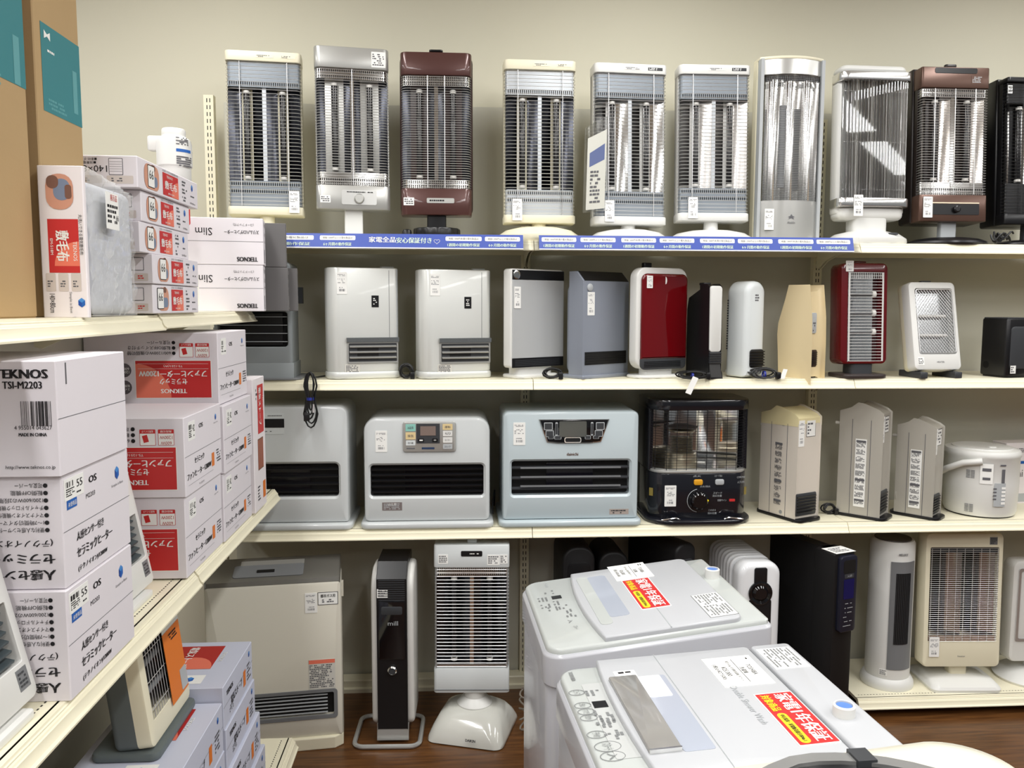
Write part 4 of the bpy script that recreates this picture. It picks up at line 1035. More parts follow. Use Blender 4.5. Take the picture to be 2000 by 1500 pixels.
# white heater with black top band
t, w, d, h = place('fan_heater', 'white panel heater with black bands at top and bottom', 972, 1103, 526, .27, .09, 34, Z2)
MB().slab(rrect(w, h - .04, .012, 0, .04 + (h - .04) / 2), -d / 2 + .002, -d / 2 + .045, 'xz', .005).build('front_frame', WHITE, t)
MB().slab(rrect(w * .8, h * .8, .03, 0, h * .5), -d / 2 + .045, d / 2, 'xz', .015, 3, bev0=0).build('rear_shell', CREAM, t)
MB().box(w * .015, -d / 2 + .001, h * .545, w * .965, .004, h * .71).build('front_panel', SATIN, t, smooth=False)
MB().box(w * .015, -d / 2 + .0005, h * .945, w * .965, .005, h * .085).build('control_band', BLACK, t, smooth=False)
MB().box(w * .015, -d / 2 + .0005, h * .145, w * .965, .005, h * .085).build('outlet_band', BLACK, t, smooth=False)
slats(t, 4, w * .85, h * .115, h * .175, -d / 2 - .001, DKGREY, .0018, .003, tilt=0)
MB().lathe([(.016, 0), (.016, .003), (.013, .004)], 24, (-w * .4, -d / 2 - .001, h * .945), 'y').build('dial', CHROME, t)
MB().slab(rrect(w * .78, .12, .03), 0, .014, 'xy', .005).build('foot', WHITE, t); MB().slab(rrect(w * .7, d * .7, .02), .012, .05, 'xy').build('stem', WHITE, t)
price_tag(t, (-w * .385, -d / 2 - .002, h * .74), w=.03, seed=31)
# slate grey heater
SLATE = mat('slate_grey_paint', srgb(142, 148, 160), .4, metal=.2)
t, w, d, h = place('fan_heater', 'slate-grey fan heater with a dark slanted top', 1103, 1231, 531, .26, .11, 36, Z2)
MB().slab([(-d / 2, .012), (-d / 2, h - .035), (-d / 2 + .035, h), (d * .2, h), (d * .2, .012)], -w / 2, w / 2, 'yz').build('body', SLATE, t, sharp=15)
MB().slab([(-d / 2 - .001, h - .034), (-d / 2 + .034, h + .001), (d * .1, h + .001), (d * .1, h - .004), (-d / 2 + .03, h - .004), (-d / 2 + .004, h - .034)], -w / 2 + .008, w / 2 - .004, 'yz').build('dark_top', BLACK, t, sharp=15)
MB().slab(rrect(w * .9, h * .85, .03, 0, h * .46), d * .2, d / 2, 'xz', .015, 3, bev0=0).build('rear_shell', SLATE, t)
MB().box(.0, -d / 2 + .002, h * .19, w * .9, .008, h * .12).build('outlet', VOID, t, smooth=False)
slats(t, 5, w * .9, h * .13, h * .25, -d / 2 - .001, BLACK, .0022, .004, tilt=0)
MB().lathe([(.014, 0), (.014, .003), (.011, .005), (.0, .005)], 24, (-w * .36, -d / 2, h * .85), 'y', cap=True).build('dial', LGREY, t)
MB().slab(rrect(w + .01, d + .02, .006), 0, .013, 'xy', .003).build('base', SLATE, t)
price_tag(t, (-w * .33, -d / 2, h * .70), w=.036, h=.085, seed=33)
# red heater with white frame
REDP = mat('glossy_dark_red', srgb(100, 3, 10), .1, coat=.8)
t, w, d, h = place('fan_heater', 'glossy red panel heater in a white rounded frame', 1224, 1347, 523, .26, .085, 24, Z2)
MB().slab(rrect(w, h - .035, .04, 0, .035 + (h - .035) / 2, n=8), -d / 2 + .004, -d / 2 + .05, 'xz', .006, 3).build('frame', WHITE, t)
MB().slab(rrect(w * .82, h * .8, .03, 0, h * .5), -d / 2 + .05, d / 2, 'xz', .012, 3, bev0=0).build('rear_shell', CREAM, t)
MB().slab(rrect(w * .90, h * .77, (.004, .004, .024, .024), .006, h * .56), -d / 2 - .006, -d / 2 + .006, 'xz', .008, 3, bev0=.008).build('front_panel', REDP, t)
MB().slab(rrect(w * .90, h * .1, (.02, .02, .003, .003), .006, h * .13), -d / 2 - .003, -d / 2 + .006, 'xz', .002).build('outlet_band', DKGREY, t)
slats(t, 4, w * .72, h * .10, h * .16, -d / 2 - .004, BLACK, .0016, .003, tilt=0)
MB().slab(rrect(w * .95, .125, .05), 0, .012, 'xy', .005).build('foot', WHITE, t); MB().slab(rrect(w * .6, d * .6, .02), .01, .05, 'xy').build('stem', WHITE, t)
price_tag(t, (-w * .29, -d / 2 - .007, h * .87), w=.026, h=.045, seed=35)
b = MB(); o_ = Vector((w * .02, -d / 2 - .0065, h * .885)); b.poly3([o_ + XD * (.007 * math.sin(a)) + ZD * (.014 * math.cos(a)) for a in [math.pi * (i / 10) for i in range(11)]]); b.build('logo_mark', PAPER, t, smooth=False)
MB().slab(rrect(.035, .02, .004), h - .002, h + .02, 'xy', .003).build('top_clip', BLACK, t, M=Matrix.Translation((-w * .15, d * .25, 0)))
# slim black and white heater
t, w, d, h = place('fan_heater', 'slim black tower heater with a white front strip', 1346, 1414, 556, .055, .14, 18, Z2)
prof = [(-d / 2, .03), (-d / 2 + .005, h - .01), (-d / 2 + .02, h), (-d / 2 + .06, h), (-d / 2 + .06, h - .02), (d / 2 - .01, h - .05), (d / 2, h - .09), (d / 2, 0), (-d / 2 - .012, 0), (-d / 2 - .008, .02)]
MB().slab(prof, -w / 2, w / 2, 'yz', .003).build('body', BLACK, t, sharp=30)
MB().slab(rrect(w * .92, h * .7, .012, 0, h * .635), -d / 2 - .004, -d / 2 + .012, 'xz', .004).build('front_strip', WHITE, t)
slats(t, 5, w * .9, h * .165, h * .285, -d / 2 - .002, DKGREY, .006, .012, tilt=20)
MB().slab([(-d / 2 - .014, .006), (-d / 2 - .003, h * .16), (-d / 2 + .02, h * .16), (-d / 2 + .02, .006)], -w * .42, w * .42, 'yz').build('lower_lens', mat('smoky_panel', srgb(66, 66, 66), .15), t)
MB().slab(rrect(w * .6, .035, .006), h - .002, h + .008, 'xy', .003).build('top_handle', BLACK, t)
# white rounded heater
t, w, d, h = place('fan_heater', 'white round-shouldered fan heater with a black corner outlet', 1421, 1501, 549, .115, .13, 26, Z2)
A = rrect(w, h - .004, (.008, .008, .045, .045), 0, .004 + (h - .004) / 2, n=8)
MB().slab(A, -d / 2, d / 2, 'xz', .022, 4).build('body', WHITE2, t)
MB().slab(rrect(w * .72, h * .19, .012, w * .06, h * .205), -d / 2 - .003, -d / 2 + .01, 'xz', .003).build('outlet', VOID, t)
slats(t, 6, w * .74, h * .12, h * .29, -d / 2 - .004, BLACK, .0035, .006, tilt=15, x=w * .06)
b = MB()
for i in range(20): b.box(-w / 2 - .0005, d * .38, h * .3 + h * .5 * i / 19, .002, .006, .006)
b.build('side_vents', DKGREY, t, smooth=False, kind='stuff')
b = MB(); scrib(b, (0, -d / 2, h * .83), XD, ZD, .02, .028, 3, .001, 0, seed=3); b.build('small_print', GINK, t, smooth=False)
# beige heater, seen from the side
BEIGE = mat('beige_plastic', srgb(218, 200, 160), .4)
t, w, d, h = place('fan_heater', 'beige bottle-shaped fan heater standing sideways', 1536, 1609, 570, .11, .13, 32, Z2)
prof = [(-d * .5, .006), (-d * .5, h * .4), (-d * .47, h * .7), (-d * .36, h), (d * .12, h), (d * .2, h * .9), (d * .47, h * .62), (d * .5, h * .5), (d * .45, h * .3), (d * .4, .006)]
MB().slab(prof, -w / 2, w / 2, 'yz', .026, 5).build('body', BEIGE, t, sharp=50)
MB().slab(rrect(w * .9, d * .88, .02, 0, -d * .05), 0, .007, 'xy').build('foot', BLACK, t)
MB().slab(rrect(w * .6, h * .2, .008, 0, h * .23), -d * .5 - .002, -d * .5 + .01, 'xz', .002).build('outlet', mat('maroon_black', srgb(40, 22, 24), .4), t)
slats(t, 7, w * .56, h * .15, h * .31, -d * .5 - .003, BLACK, .002, .004, tilt=0)
MB().slab(rrect(w * .36, h * .24, .008, 0, h * .64), -d * .49 - .004, -d * .49 + .008, 'xz', .002).build('control_panel', LGREY, t)
b = MB(); scrib(b, (0, -d * .49 - .004, h * .64), XD, ZD, w * .2, h * .2, 7, .001, 0, seed=3, dens=.5); b.build('control_print', GINK, t, smooth=False)
# dark red halogen heater
DKRED = mat('dark_red_paint', srgb(92, 12, 18), .22, coat=.5)
t, w, d, h = place('halogen_heater', 'dark red halogen heater with a white wire front on a brown foot', 1627, 1744, 514, .2, .1, 3, Z2, yf=.03)
MT = lean(3, .0)
A = rrect(w, h - .05, .022, 0, .05 + (h - .05) / 2); B = rrect(w * .76, h * .78, .004, w * .03, h * .53)
MB().ring(A, B, -d / 2, -d / 2 + .05, 'xz', .008, .002).build('front_shell', DKRED, t, MT); MB().slab(A, -d / 2 + .05, d / 2, 'xz', .015, 3, bev0=0).build('rear_shell', DKRED, t, MT)
MB().slab([(-w * .36, -d / 2 + .048), (-w * .2, -d / 2 + .03), (-w * .12, -d / 2 + .046), (w * .14, -d / 2 + .046), (w * .26, -d / 2 + .03), (w * .41, -d / 2 + .048), (w * .41, -d / 2 + .05), (-w * .36, -d / 2 + .05)], h * .14, h * .92, 'xy').build('reflector', mat('dull_reflector', (.6, .62, .63), .22, metal=.95), t, MT)
for i in range(3):
    z = h * (.40 + .165 * i)
    MB().lathe([(.0055, -w * .3), (.0055, w * .22)], 10, (w * .03, -d / 2 + .028, z), 'x').build('heating_tube', mat('grey_quartz', srgb(120, 122, 124), .15), t, MT)
    MB().lathe([(.011, 0), (.013, .004), (.013, .012), (.01, .014)], 14, (w * .24, -d / 2 + .028, z), 'x').build('tube_holder', CERAMIC, t, MT)
    MB().box(-w * .22, -d / 2 + .036, z, .05, .006, h * .1).build('bracket_plate', MIDGREY, t, MT, smooth=False)
b = MB()
for i in range(30): b.tube([(-w * .35, -d / 2 - .0, h * .145 + h * .77 * i / 29), (w * .41, -d / 2 - .0, h * .145 + h * .77 * i / 29)], .0009, 4)
for s in (-1, 1):
    for k in range(2): b.tube([(w * .03 + s * w * (.37 - .02 * k), -d / 2 - .001, h * .145), (w * .03 + s * w * (.37 - .02 * k), -d / 2 - .001, h * .915)], .0016, 4)
for i in range(18): b.tube([(-w * .3 + w * .66 * i / 17, -d / 2 - .001, h * .86), (-w * .3 + w * .66 * i / 17, -d / 2 - .001, h * .915)], .001, 4)
b.build('wire_grille', mat('white_wire', srgb(225, 225, 222), .35), t, MT, kind='stuff')
price_tag(t, (-w * .33, -d / 2 - .001, h * .97), w=.03, h=.04, seed=40, M=MT)
MB().slab(rrect(.05, .03, .006), h - .002, h + .01, 'xy', .004).build('top_switch', DKRED, t, MT)
MB().slab(rrect(w * .95, d * 1.5, (.03, .03, .02, .02)), 0, .016, 'xy', .004).build('foot', mat('brown_black_plastic', srgb(58, 50, 48), .35), t); MB().slab(rrect(w * .5, d * .8, .02), .012, .055, 'xy').build('stem', DKGREY, t)
# white tilted heater
t, w, d, h = place('halogen_heater', 'white tilted halogen heater with a diamond mesh front and dark feet', 1770, 1890, 556, .2, .085, 4, Z2, yf=.035)
MT = Matrix.Translation((0, -.012, .022)) @ Matrix.Rotation(math.radians(-12), 4, 'X')
hh = h * .97
A = rrect(w, hh, .02, 0, hh / 2); B = rrect(w * .78, hh * .74, .008, .004, hh * .55)
MB().ring(A, B, -d / 2, -d / 2 + .045, 'xz', .01, .002).build('front_shell', WHITE, t, MT); MB().slab(A, -d / 2 + .045, d / 2, 'xz', .02, 3, bev0=0).build('rear_shell', CREAM, t, MT)
MB().box(.004, -d / 2 + .043, hh * .55, w * .78, .003, hh * .74).build('reflector', mat('dull_reflector', (.6, .62, .63), .22, metal=.95), t, MT, smooth=False)
for z in (.40, .62): MB().lathe([(.006, -w * .34), (.006, w * .3)], 10, (.004, -d / 2 + .026, hh * z), 'x').build('heating_tube', CERAMIC, t, MT)
b = MB(); W_, H_ = w * .76, hh * .72; n = 20
for sg in (1, -1):
    for i in range(-n, n + 1):
        x0 = i * W_ / n * 1.6
        pts = []
        for z in (0, H_):
            pts.append((x0 + sg * (z - H_ / 2) * .8, z))
        (xa, za), (xb, zb_) = pts
        lo, hi = -W_ / 2, W_ / 2
        def clip(xa, za, xb, zb_):
            t0, t1 = 0.0, 1.0; dx = xb - xa
            if abs(dx) < 1e-9: return None
            ta, tb = (lo - xa) / dx, (hi - xa) / dx
            if ta > tb: ta, tb = tb, ta
            t0, t1 = max(t0, ta), min(t1, tb)
            if t0 >= t1: return None
            return (xa + dx * t0, za + (zb_ - za) * t0), (xa + dx * t1, za + (zb_ - za) * t1)
        r_ = clip(xa, za, xb, zb_)
        if r_: b.tube([(.004 + r_[0][0], -d / 2 + .004, hh * .55 - H_ / 2 + r_[0][1]), (.004 + r_[1][0], -d / 2 + .004, hh * .55 - H_ / 2 + r_[1][1])], .0009, 3)
b.tube([(.004 + x, -d / 2 - .001, z) for x, z in rrect(W_, H_, .01, 0, hh * .55, n=3)], .0018, 5, closed=True)
b.build('mesh_grille', WIRE, t, MT, kind='stuff')
MB().slab(rrect(.045, .02, .006), hh, hh + .012, 'xy', .004).build('top_switch', DKGREY, t, MT)
sticker(t, (-w * .36, -d / 2, hh * .1), XD, ZD, .025, .03, 3, 4, MT); txt('HEATER', GINK, t, (.01, -d / 2, hh * .09), XD, ZD, .006, .03, M=MT)
for s in (-1, 1): MB().slab(rrect(.03, d * 1.7, .004), 0, .024, 'xy', .003).build('foot', DKGREY, t, M=Matrix.Translation((s * w * .36, 0, 0)))
# black box heater at the edge
t, w, d, h = place('fan_heater', 'squat black box heater at the edge of the second shelf', 1926, 2040, 620, .19, .16, 12, Z2)
MB().slab(rrect(w, d, .012), .006, h - .004, 'xy', .006).build('body', BLACK, t); MB().slab(rrect(w * .95, d * .95, .01), h - .005, h, 'xy', .002).build('lid', DKGREY, t)
MB().slab(rrect(w * .8, h * .7, .015, 0, h * .5), -d / 2 - .004, -d / 2 + .01, 'xz', .003).build('front_panel', DKGREY, t); sticker(t, (-w * .3, -d / 2 - .004, h * .14), XD, ZD, .025, .03, 2, 3)
MB().slab(rrect(w * .9, d * .9, .01), 0, .008, 'xy').build('foot', BLACK, t); MB().lathe([(.014, 0), (.014, .008), (.01, .012)], 16, (-w / 2, .03, h * .2), 'x').xf(Matrix.Identity(4)).build('side_knob', BLACK, t)
# ---- cords on the second shelf
def coil(label, px, py, Y, zs, rx, rz_, n=4, r=.0032, tie=None, hang=0.0, seed=1, tail=None):
    t = thing('power_cord', label, 'cord', (Xat(px, Y, zs), Y, zs), 0, 'power cords')
    rnd = random.Random(seed); pts = []
    for i in range(n * 14):
        a = 2 * math.pi * i / 14; k = 1 + .22 * math.sin(i * .37 + seed)
        pts.append((rx * math.cos(a) * k + rnd.uniform(-.002, .002), .012 * math.sin(a * .5 + seed) + .004 * math.sin(i * .21), .006 + rz_ * (1 + math.sin(a) * k) * .72 + .002))
    mz = min(p[2] for p in pts); pts = [(x, y, z - mz + r) for x, y, z in pts]
    if tail: pts += tail
    MB().tube(pts, r, 6).build('cable', CABLE, t)
    if tie is not None:
        MB().lathe([(rz_ * .62, -.004), (rz_ * .62, .004)], 12, (0, 0, rz_ * .75), 'x', cap=False).build('cable_tie', tie, t)
    MB().slab(rrect(.016, .022, .003), 0, .026, 'xy', .003).build('plug', BLACK, t, M=Matrix.Translation((rx * 1.1, -.01, 0)))
    return t
BLUET = mat('blue_tie', srgb(40, 52, 140), .4)
coil('black cord bundle between the black-banded and slate-grey heaters', 1078, 735, .035, Z2, .028, .022, seed=2)
coil('black cord bundle between the two white plasma heaters', 793, 735, .06, Z2, .022, .03, seed=4)
t = coil('black cord bundle with a blue tie beside the red heater, paper tag hanging down', 1352, 738, .012, Z2, .05, .017, tie=BLUET, seed=5)
b = MB(); b.poly3([(-.012, -.028, .012), (.012, -.028, .016), (-.014, -.034, -.052), (-.036, -.034, -.045)][0:0] or [(-.006, -.03, .014), (-.034, -.033, -.046), (-.014, -.033, -.054), (.014, -.03, .006)]); b._loops([[(-.006, -.0305, .014), (-.034, -.0335, -.046), (-.014, -.0335, -.054), (.014, -.0305, .006)], [(-.006, -.0315, .014), (-.034, -.0345, -.046), (-.014, -.0345, -.054), (.014, -.0315, .006)]])
b.build('paper_tag', PAPER, t, smooth=False)
t = coil('black cord bundle with a blue tie in front of the white round-shouldered heater', 1492, 735, .02, Z2, .045, .022, tie=BLUET, seed=6)
b = MB(); b._loops([[(.052, -.02, .002), (.07, -.02, .002), (.082, -.016, .036), (.066, -.016, .038)], [(.052, -.021, .002), (.07, -.021, .002), (.082, -.017, .036), (.066, -.017, .038)]]); b.build('paper_tag', PAPER, t, smooth=False)
# cord hanging over the shelf edge
t = thing('power_cord', 'bundled black cord with a blue tie hanging over the shelf edge', 'cord', (Xat(607, -.012, Z2), -.012, Z2), 0, 'power cords')
b = MB(); pts = []
for k in range(5):
    off = (-.004 + .002 * k); wdt = .028 - .004 * k; low = -.165 + .016 * k
    for i in range(18):
        a = 2 * math.pi * i / 18
        z = (low + .03) / 2 + ((.03 - low) / 2) * math.cos(a); pinch = .35 + .65 * min(1, abs(z + .062) / .05)
        pts.append((wdt * math.sin(a) * pinch + .003 * math.sin(k * 2.1), -.012 - .003 * k + .003 * math.cos(a), z))
b.tube(pts, .0032, 6); b.tube([(0, -.015, .022), (0, 0, .03), (.0, .03, .01), (.01, .08, .006), (.03, .14, .006)], .0032, 6); b.build('cable', CABLE, t)
MB().lathe([(.013, -.005), (.013, .005)], 12, (0, -.018, -.062)).build('cable_tie', BLUET, t); MB().box(.012, -.026, -.095, .007, .003, .03).build('plug_blade', CHROME, t, smooth=False); MB().slab(rrect(.02, .014, .003), -.14, -.112, 'xy', .002).build('plug', BLACK, t, M=Matrix.Translation((-.012, -.026, 0)))
MB().slab(rrect(.018, .014, .003), 0, .032, 'xy', .002)
# ================================================================== stoves and fan heaters on the third shelf
Z3 = SH_Z['third']; G3 = 'stoves and gas heaters on the third shelf'
PALEG = mat('pale_grey_enamel', srgb(202, 206, 206), .28, coat=.3)
ICE = mat('pale_ice_grey_enamel', srgb(188, 200, 204), .3, coat=.2)
GLOSSB = mat('gloss_black', srgb(14, 14, 17), .1, coat=.5)
def kero(label, pl, pr, pt, w, d, hole, m, nsl, r, base_over=.014, slat_m=None):
    t, w, d, h = place('kerosene_fan_heater', label, pl, pr, pt, w, d, 0, Z3, yf=.03, group=G3, fd=.06)
    hb_ = .024
    hx, hz, hw, hh, hr = hole[0] * w, hole[1] * h, hole[2] * w, hole[3] * h, hole[4]
    front_box(t, w, d, h - hb_, r, (hx, hz, hw, hh, hr), m, z0=hb_, bev=.012, rec=.045, bin=.008)
    slats(t, nsl, hw * .99, hz - hh / 2 + .006, hz + hh / 2 - .006, -d / 2 + .014, slat_m or BLACK, .0045, .014, tilt=20)
    MB().slab(rrect(w + base_over * 2, d + .03, (.03, .03, .02, .02), 0, -.006), 0, hb_, 'xy', .008, 3).build('base_tray', m, t)
    MB().box(hx, -d / 2 + .04, hz, hw * .4, .004, hh * .8).build('burner_glass', mat('burner_dark_blue', srgb(26, 24, 34), .25), t, smooth=False)
    return t, w, d, h
# M : partly hidden white one
t, w, d, h = kero('pale grey kerosene heater half hidden behind the box rack', 462, 691, 787, .42, .26, (-.01, .40, .85, .27, .014), PALEG, 4, (.012, .012, .035, .035))
b = MB(); plate(b, (-w * .2, -d / 2, h * .86), XD, ZD, .135, .075, .001); b.build('control_plate', WHITE2, t, smooth=False)
b = MB(); plate(b, (-w * .16, -d / 2 - .001, h * .865), XD, ZD, .104, .032, .001); b.build('display', BLACK, t, smooth=False)
b = MB(); scrib(b, (-w * .12, -d / 2 - .001, h * .925), XD, ZD, .06, .005, 1, .001, 0, seed=2); scrib(b, (-w * .16, -d / 2 - .001, h * .80), XD, ZD, .05, .005, 1, .001, 0, seed=3); b.build('small_print', GINK, t, smooth=False)
# N : with keypad
t, w, d, h = kero('pale grey kerosene heater with a keypad of coloured buttons', 717, 956, 808, .44, .27, (.0, .43, .90, .285, .012), PALEG, 5, (.02, .02, .05, .05))
yf = -d / 2
b = MB(); b.slab(rrect(w * .42, .112, .01, w * .02, h * .83), yf + .004, yf - .006, 'xz', .003); b.build('control_panel', SILVER, t)
def key(cx, cz, kw, kh, m, lab='', lm=GINK, y=yf - .006):
    b = MB(); plate(b, (cx, y, cz), XD, ZD, kw, kh, .0012, .002); bt = b.build('button', m, t, smooth=False)
    if lab: txt(lab, lm, bt, (cx, y - .0012, cz), XD, ZD, kh * .4, kw * .6)
cx = w * .02; cz = h * .83
b = MB(); plate(b, (cx - .005, yf - .006, cz + .012), XD, ZD, .085, .072, .001); b.build('display_field', DKGREY, t, smooth=False)
b = MB(); plate(b, (cx - .005, yf - .007, cz + .022), XD, ZD, .056, .034, .0012); b.build('display', mat('brown_lcd', srgb(128, 112, 104), .3), t, smooth=False)
for q, (dx, dz, kw, kh, mm, lb) in enumerate(((-.068, .034, .036, .026, mat('mint', srgb(140, 196, 184), .4), '3h延長'), (-.068, .004, .036, .026, mat('pale_gold', srgb(222, 200, 150), .4), '換気'), (-.068, -.022, .034, .018, WHITE2, '秒速'), (.066, .036, .036, .022, mat('pale_gold', srgb(222, 200, 150), .4), '運転'), (.066, .012, .034, .02, WHITE, '切'), (.066, -.012, .034, .02, WHITE, 'タイマー'), (.066, -.036, .034, .018, LGREY, 'ロック'), (-.03, -.012, .02, .012, BLACK, '−'), (.02, -.012, .02, .012, BLACK, '+'))):
    key(cx + dx, cz + dz, kw, kh, mm, lb, PAPER if mm == BLACK else GINK, yf - .0072 if mm == BLACK else yf - .006)
b = MB(); plate(b, (cx - .005, yf - .006, cz - .042), XD, ZD, .046, .007, .001); b.build('logo_bar', mat('navy_logo', srgb(40, 60, 92), .4), t, smooth=False)
b = MB(); plate(b, (cx - .068, yf - .006, cz - .042), XD, ZD, .03, .004, .001); b.build('name_bar', GINK, t, smooth=False)
price_tag(t, (-w * .36, yf, h * .79), w=.042, h=.078, seed=51)
sticker(t, (-w * .28, yf, h * .2), XD, ZD, .072, .03, 3, 4, base=mat('brown_grey_label', srgb(120, 110, 108), .5), ink=LGREY, name='warning_sticker'); txt('△注意', PAPER, t, (-w * .28, yf - .001, h * .222), XD, ZD, .008, .03, lift=.0016)
# O : large ice grey
t, w, d, h = kero('wide ice-grey kerosene heater with a glossy dark keypad', 977, 1237, 796, .48, .28, (.0, .42, .87, .30, .01), ICE, 3, (.012, .012, .022, .022), slat_m=DKGREY)
yf = -d / 2
slats(t, 3, w * .74, h * .31, h * .55, yf + .006, MIDGREY, .006, .006, name='front_bar', tilt=0)
def trap(wt, wb, hh_, cx, cz): return [(cx - wb / 2, cz - hh_ / 2), (cx - wb * .3, cz - hh_ * .56), (cx + wb * .3, cz - hh_ * .56), (cx + wb / 2, cz - hh_ / 2), (cx + wt / 2, cz + hh_ / 2), (cx - wt / 2, cz + hh_ / 2)]
MB().slab(trap(w * .52, w * .4, h * .2, w * .02, h * .835), yf + .002, yf - .004, 'xz', .003).build('keypad_rim', CHROME, t)
MB().slab(trap(w * .5, w * .385, h * .185, w * .02, h * .835), yf, yf - .0055, 'xz', .002).build('control_panel', GLOSSB, t)
b = MB(); plate(b, (w * .01, yf - .0055, h * .85), XD, ZD, w * .2, h * .135, .0012, .004); b.build('display', mat('mirror_lcd', srgb(96, 98, 96), .12, metal=.6), t, smooth=False)
for k, (dx, dz, kw, kh) in enumerate(((-.19, .05, .032, .028), (-.18, -.03, .03, .024), (-.13, .02, .009, .05), (.13, .02, .009, .05), (.19, .05, .032, .028), (.18, -.03, .03, .024), (-.12, -.072, .026, .014), (.10, -.072, .022, .014), (.16, -.072, .022, .012), (-.17, -.07, .02, .012))):
    b = MB(); o_ = (w * .02 + dx * w, yf - .0055, h * (.835 + dz * .8)); plate(b, o_, XD, ZD, kw, kh, .001, .003, 0); plate(b, o_, XD, ZD, kw * .84, kh * .8, .0016, .002, 1); b.build('button', [LGREY, DKGREY], t, smooth=False)
b = MB(); plate(b, (w * .01, yf - .0055, h * .755), XD, ZD, .062, .02, .001, .006); plate(b, (w * .01, yf - .0055, h * .755), XD, ZD, .056, .015, .0018, .005, 1); b.build('main_button', [CHROME, BLACK], t, smooth=False)
txt('dainichi', mat('brown_ink', srgb(96, 70, 56), .4), t, (w * .01, yf, h * .63), XD, ZD, .011, .042, bold=.0005)
price_tag(t, (-w * .38, yf, h * .81), w=.044, h=.084, seed=55)
sticker(t, (w * .36, yf, h * .12), XD, ZD, .072, .02, 3, 2, base=mat('taupe_label', srgb(166, 154, 146), .5), ink=DKGREY, name='warning_sticker')
# P : black kerosene stove
t, w, d, h = place('kerosene_stove', 'black kerosene stove with a wire-guarded mirror chamber and a round knob', 1252, 1462, 776, .40, .27, 0, Z3, yf=.03, group=G3, fd=.12)
NAVY = mat('black_enamel', srgb(20, 21, 28), .22, coat=.5)
plan = rrect(w * .965, d * .9, (.07, .07, .03, .03), n=8); MB().slab(rrect(w + .02, d + .05, (.10, .10, .04, .04), n=8), 0, .02, 'xy', .007, 3).build('tray', NAVY, t)
MB().slab(plan, .018, h * .405, 'xy', .004).build('tank_housing', NAVY, t)
MB().slab(inset(plan, .002), h * .405, h * .43, 'xy', .003).build('silver_rim', SILVER, t)
MB().slab(rrect(w, d * .94, (.075, .075, .03, .03), n=8), h * .915, h, 'xy', .006).build('top_plate', NAVY, t)
for s in (-1, 1): MB().slab(rrect(.02, d * .7, .006), h * .42, h * .92, 'xy').build('side_panel', NAVY, t, M=Matrix.Translation((s * (w * .47), d * .1, 0)))
R_ = w * .445; n = 20; f = [(-R_ + 2 * R_ * i / n, d * .30 - .0 - (d * .34) * (abs(2 * i / n - 1) ** 2.2)) for i in range(n + 1)]
MB().slab(f + [(x, y + .002) for x, y in f[::-1]], h * .43, h * .915, 'xy').build('mirror_back', mat('chamber_mirror', (.9, .89, .88), .06, metal=1.0), t)
MB().slab(inset(plan, .02), h * .43, h * .436, 'xy').build('chamber_floor', CHROME, t)
bx, by = -w * .13, -d * .06
BRASS = mat('pale_brass', (.62, .56, .42), .3, metal=.9)
MB().lathe([(.062, 0), (.062, .03), (.058, .034), (.058, .05), (.05, .052)], 28, (bx, by, h * .436)).build('burner_base', BRASS, t)
MB().lathe([(.043, .052), (.043, .13)], 24, (bx, by, h * .436), cap=False).build('glass_chimney', mat('stove_glass', (1, 1, 1), .02, trans=1.0, ior=1.2), t)
b = MB()
for k in range(9):
    b.lathe([(.034, -.0012), (.0355, 0), (.034, .0012)], 18, (bx, by, h * .436 + .058 + k * .0065))
b.build('burner_mesh', BRASS, t, kind='stuff')
MB().lathe([(.047, .13), (.05, .132), (.05, .138), (.02, .142), (.0, .143)], 24, (bx, by, h * .436)).build('burner_cap', BRASS, t)
MB().lathe([(.06, .148), (.062, .15), (.03, .158), (0, .16)], 28, (bx, by, h * .436)).build('heat_disc', mat('scorched_steel', (.3, .27, .25), .4, metal=.9), t)
MB().tube([(bx + .06, by - .02, h * .46), (bx + .085, by - .035, h * .462)], .006, 8).build('burner_handle', CERAMIC, t)
guard = rrect(w * .955, d * .88, (.07, .07, .02, .02), n=8)
front = [p for p in guard if p[1] < d * .2]; front = sorted(front, key=lambda p: p[0])
b = MB(); nz = 22
for i in range(nz):
    z = h * .435 + h * .475 * (i + .5) / nz; b.tube([(x, y - .001, z) for x, y in front], .0008, 3)
xs_ = [-w * .44 + w * .88 * i / 9 for i in range(10)]
def yat(x):
    for (xa, ya), (xb, yb_) in zip(front, front[1:]):
        if xa <= x <= xb: return ya + (yb_ - ya) * (x - xa) / max(xb - xa, 1e-6)
    return front[0][1]
for x in xs_: b.tube([(x, yat(x) - .002, h * .432), (x, yat(x) - .002, h * .915)], .0011, 4)
b.build('wire_guard', mat('dark_wire', srgb(40, 40, 44), .35, metal=.5), t, kind='stuff')
yf = -d * .45
MB().lathe([(.04, 0), (.04, .004), (.033, .006), (.031, .02), (.026, .024), (0, .024)], 30, (-w * .02, yf, h * .185), 'y').build('knob', GLOSSB, t)
b = MB(); pts = [(-w * .02 + .044 * math.cos(a), yf - .0015, h * .185 + .044 * math.sin(a)) for a in [math.radians(100 + 160 * i / 16) for i in range(17)]]; b.tube(pts, .0011, 4); b.build('knob_scale', LGREY, t)
MB().lathe([(.004, 0), (.004, .003), (0, .003)], 10, (-w * .02 + .028, yf - .02, h * .195), 'y').build('knob_mark', YELLOW, t)
for dx, mm, lb in ((-.03, mat('amber_button', srgb(222, 160, 40), .35), '点火'), (.18, LGREY, 'スピード消火')):
    MB().slab(rrect(.034, .022, .007, dx * w, h * .335), yf - .006, yf + .002, 'xz', .003).build('button', mm, t); txt(lb, LGREY, t, (dx * w - .005, yf, h * .385), XD, ZD, .008, .03)
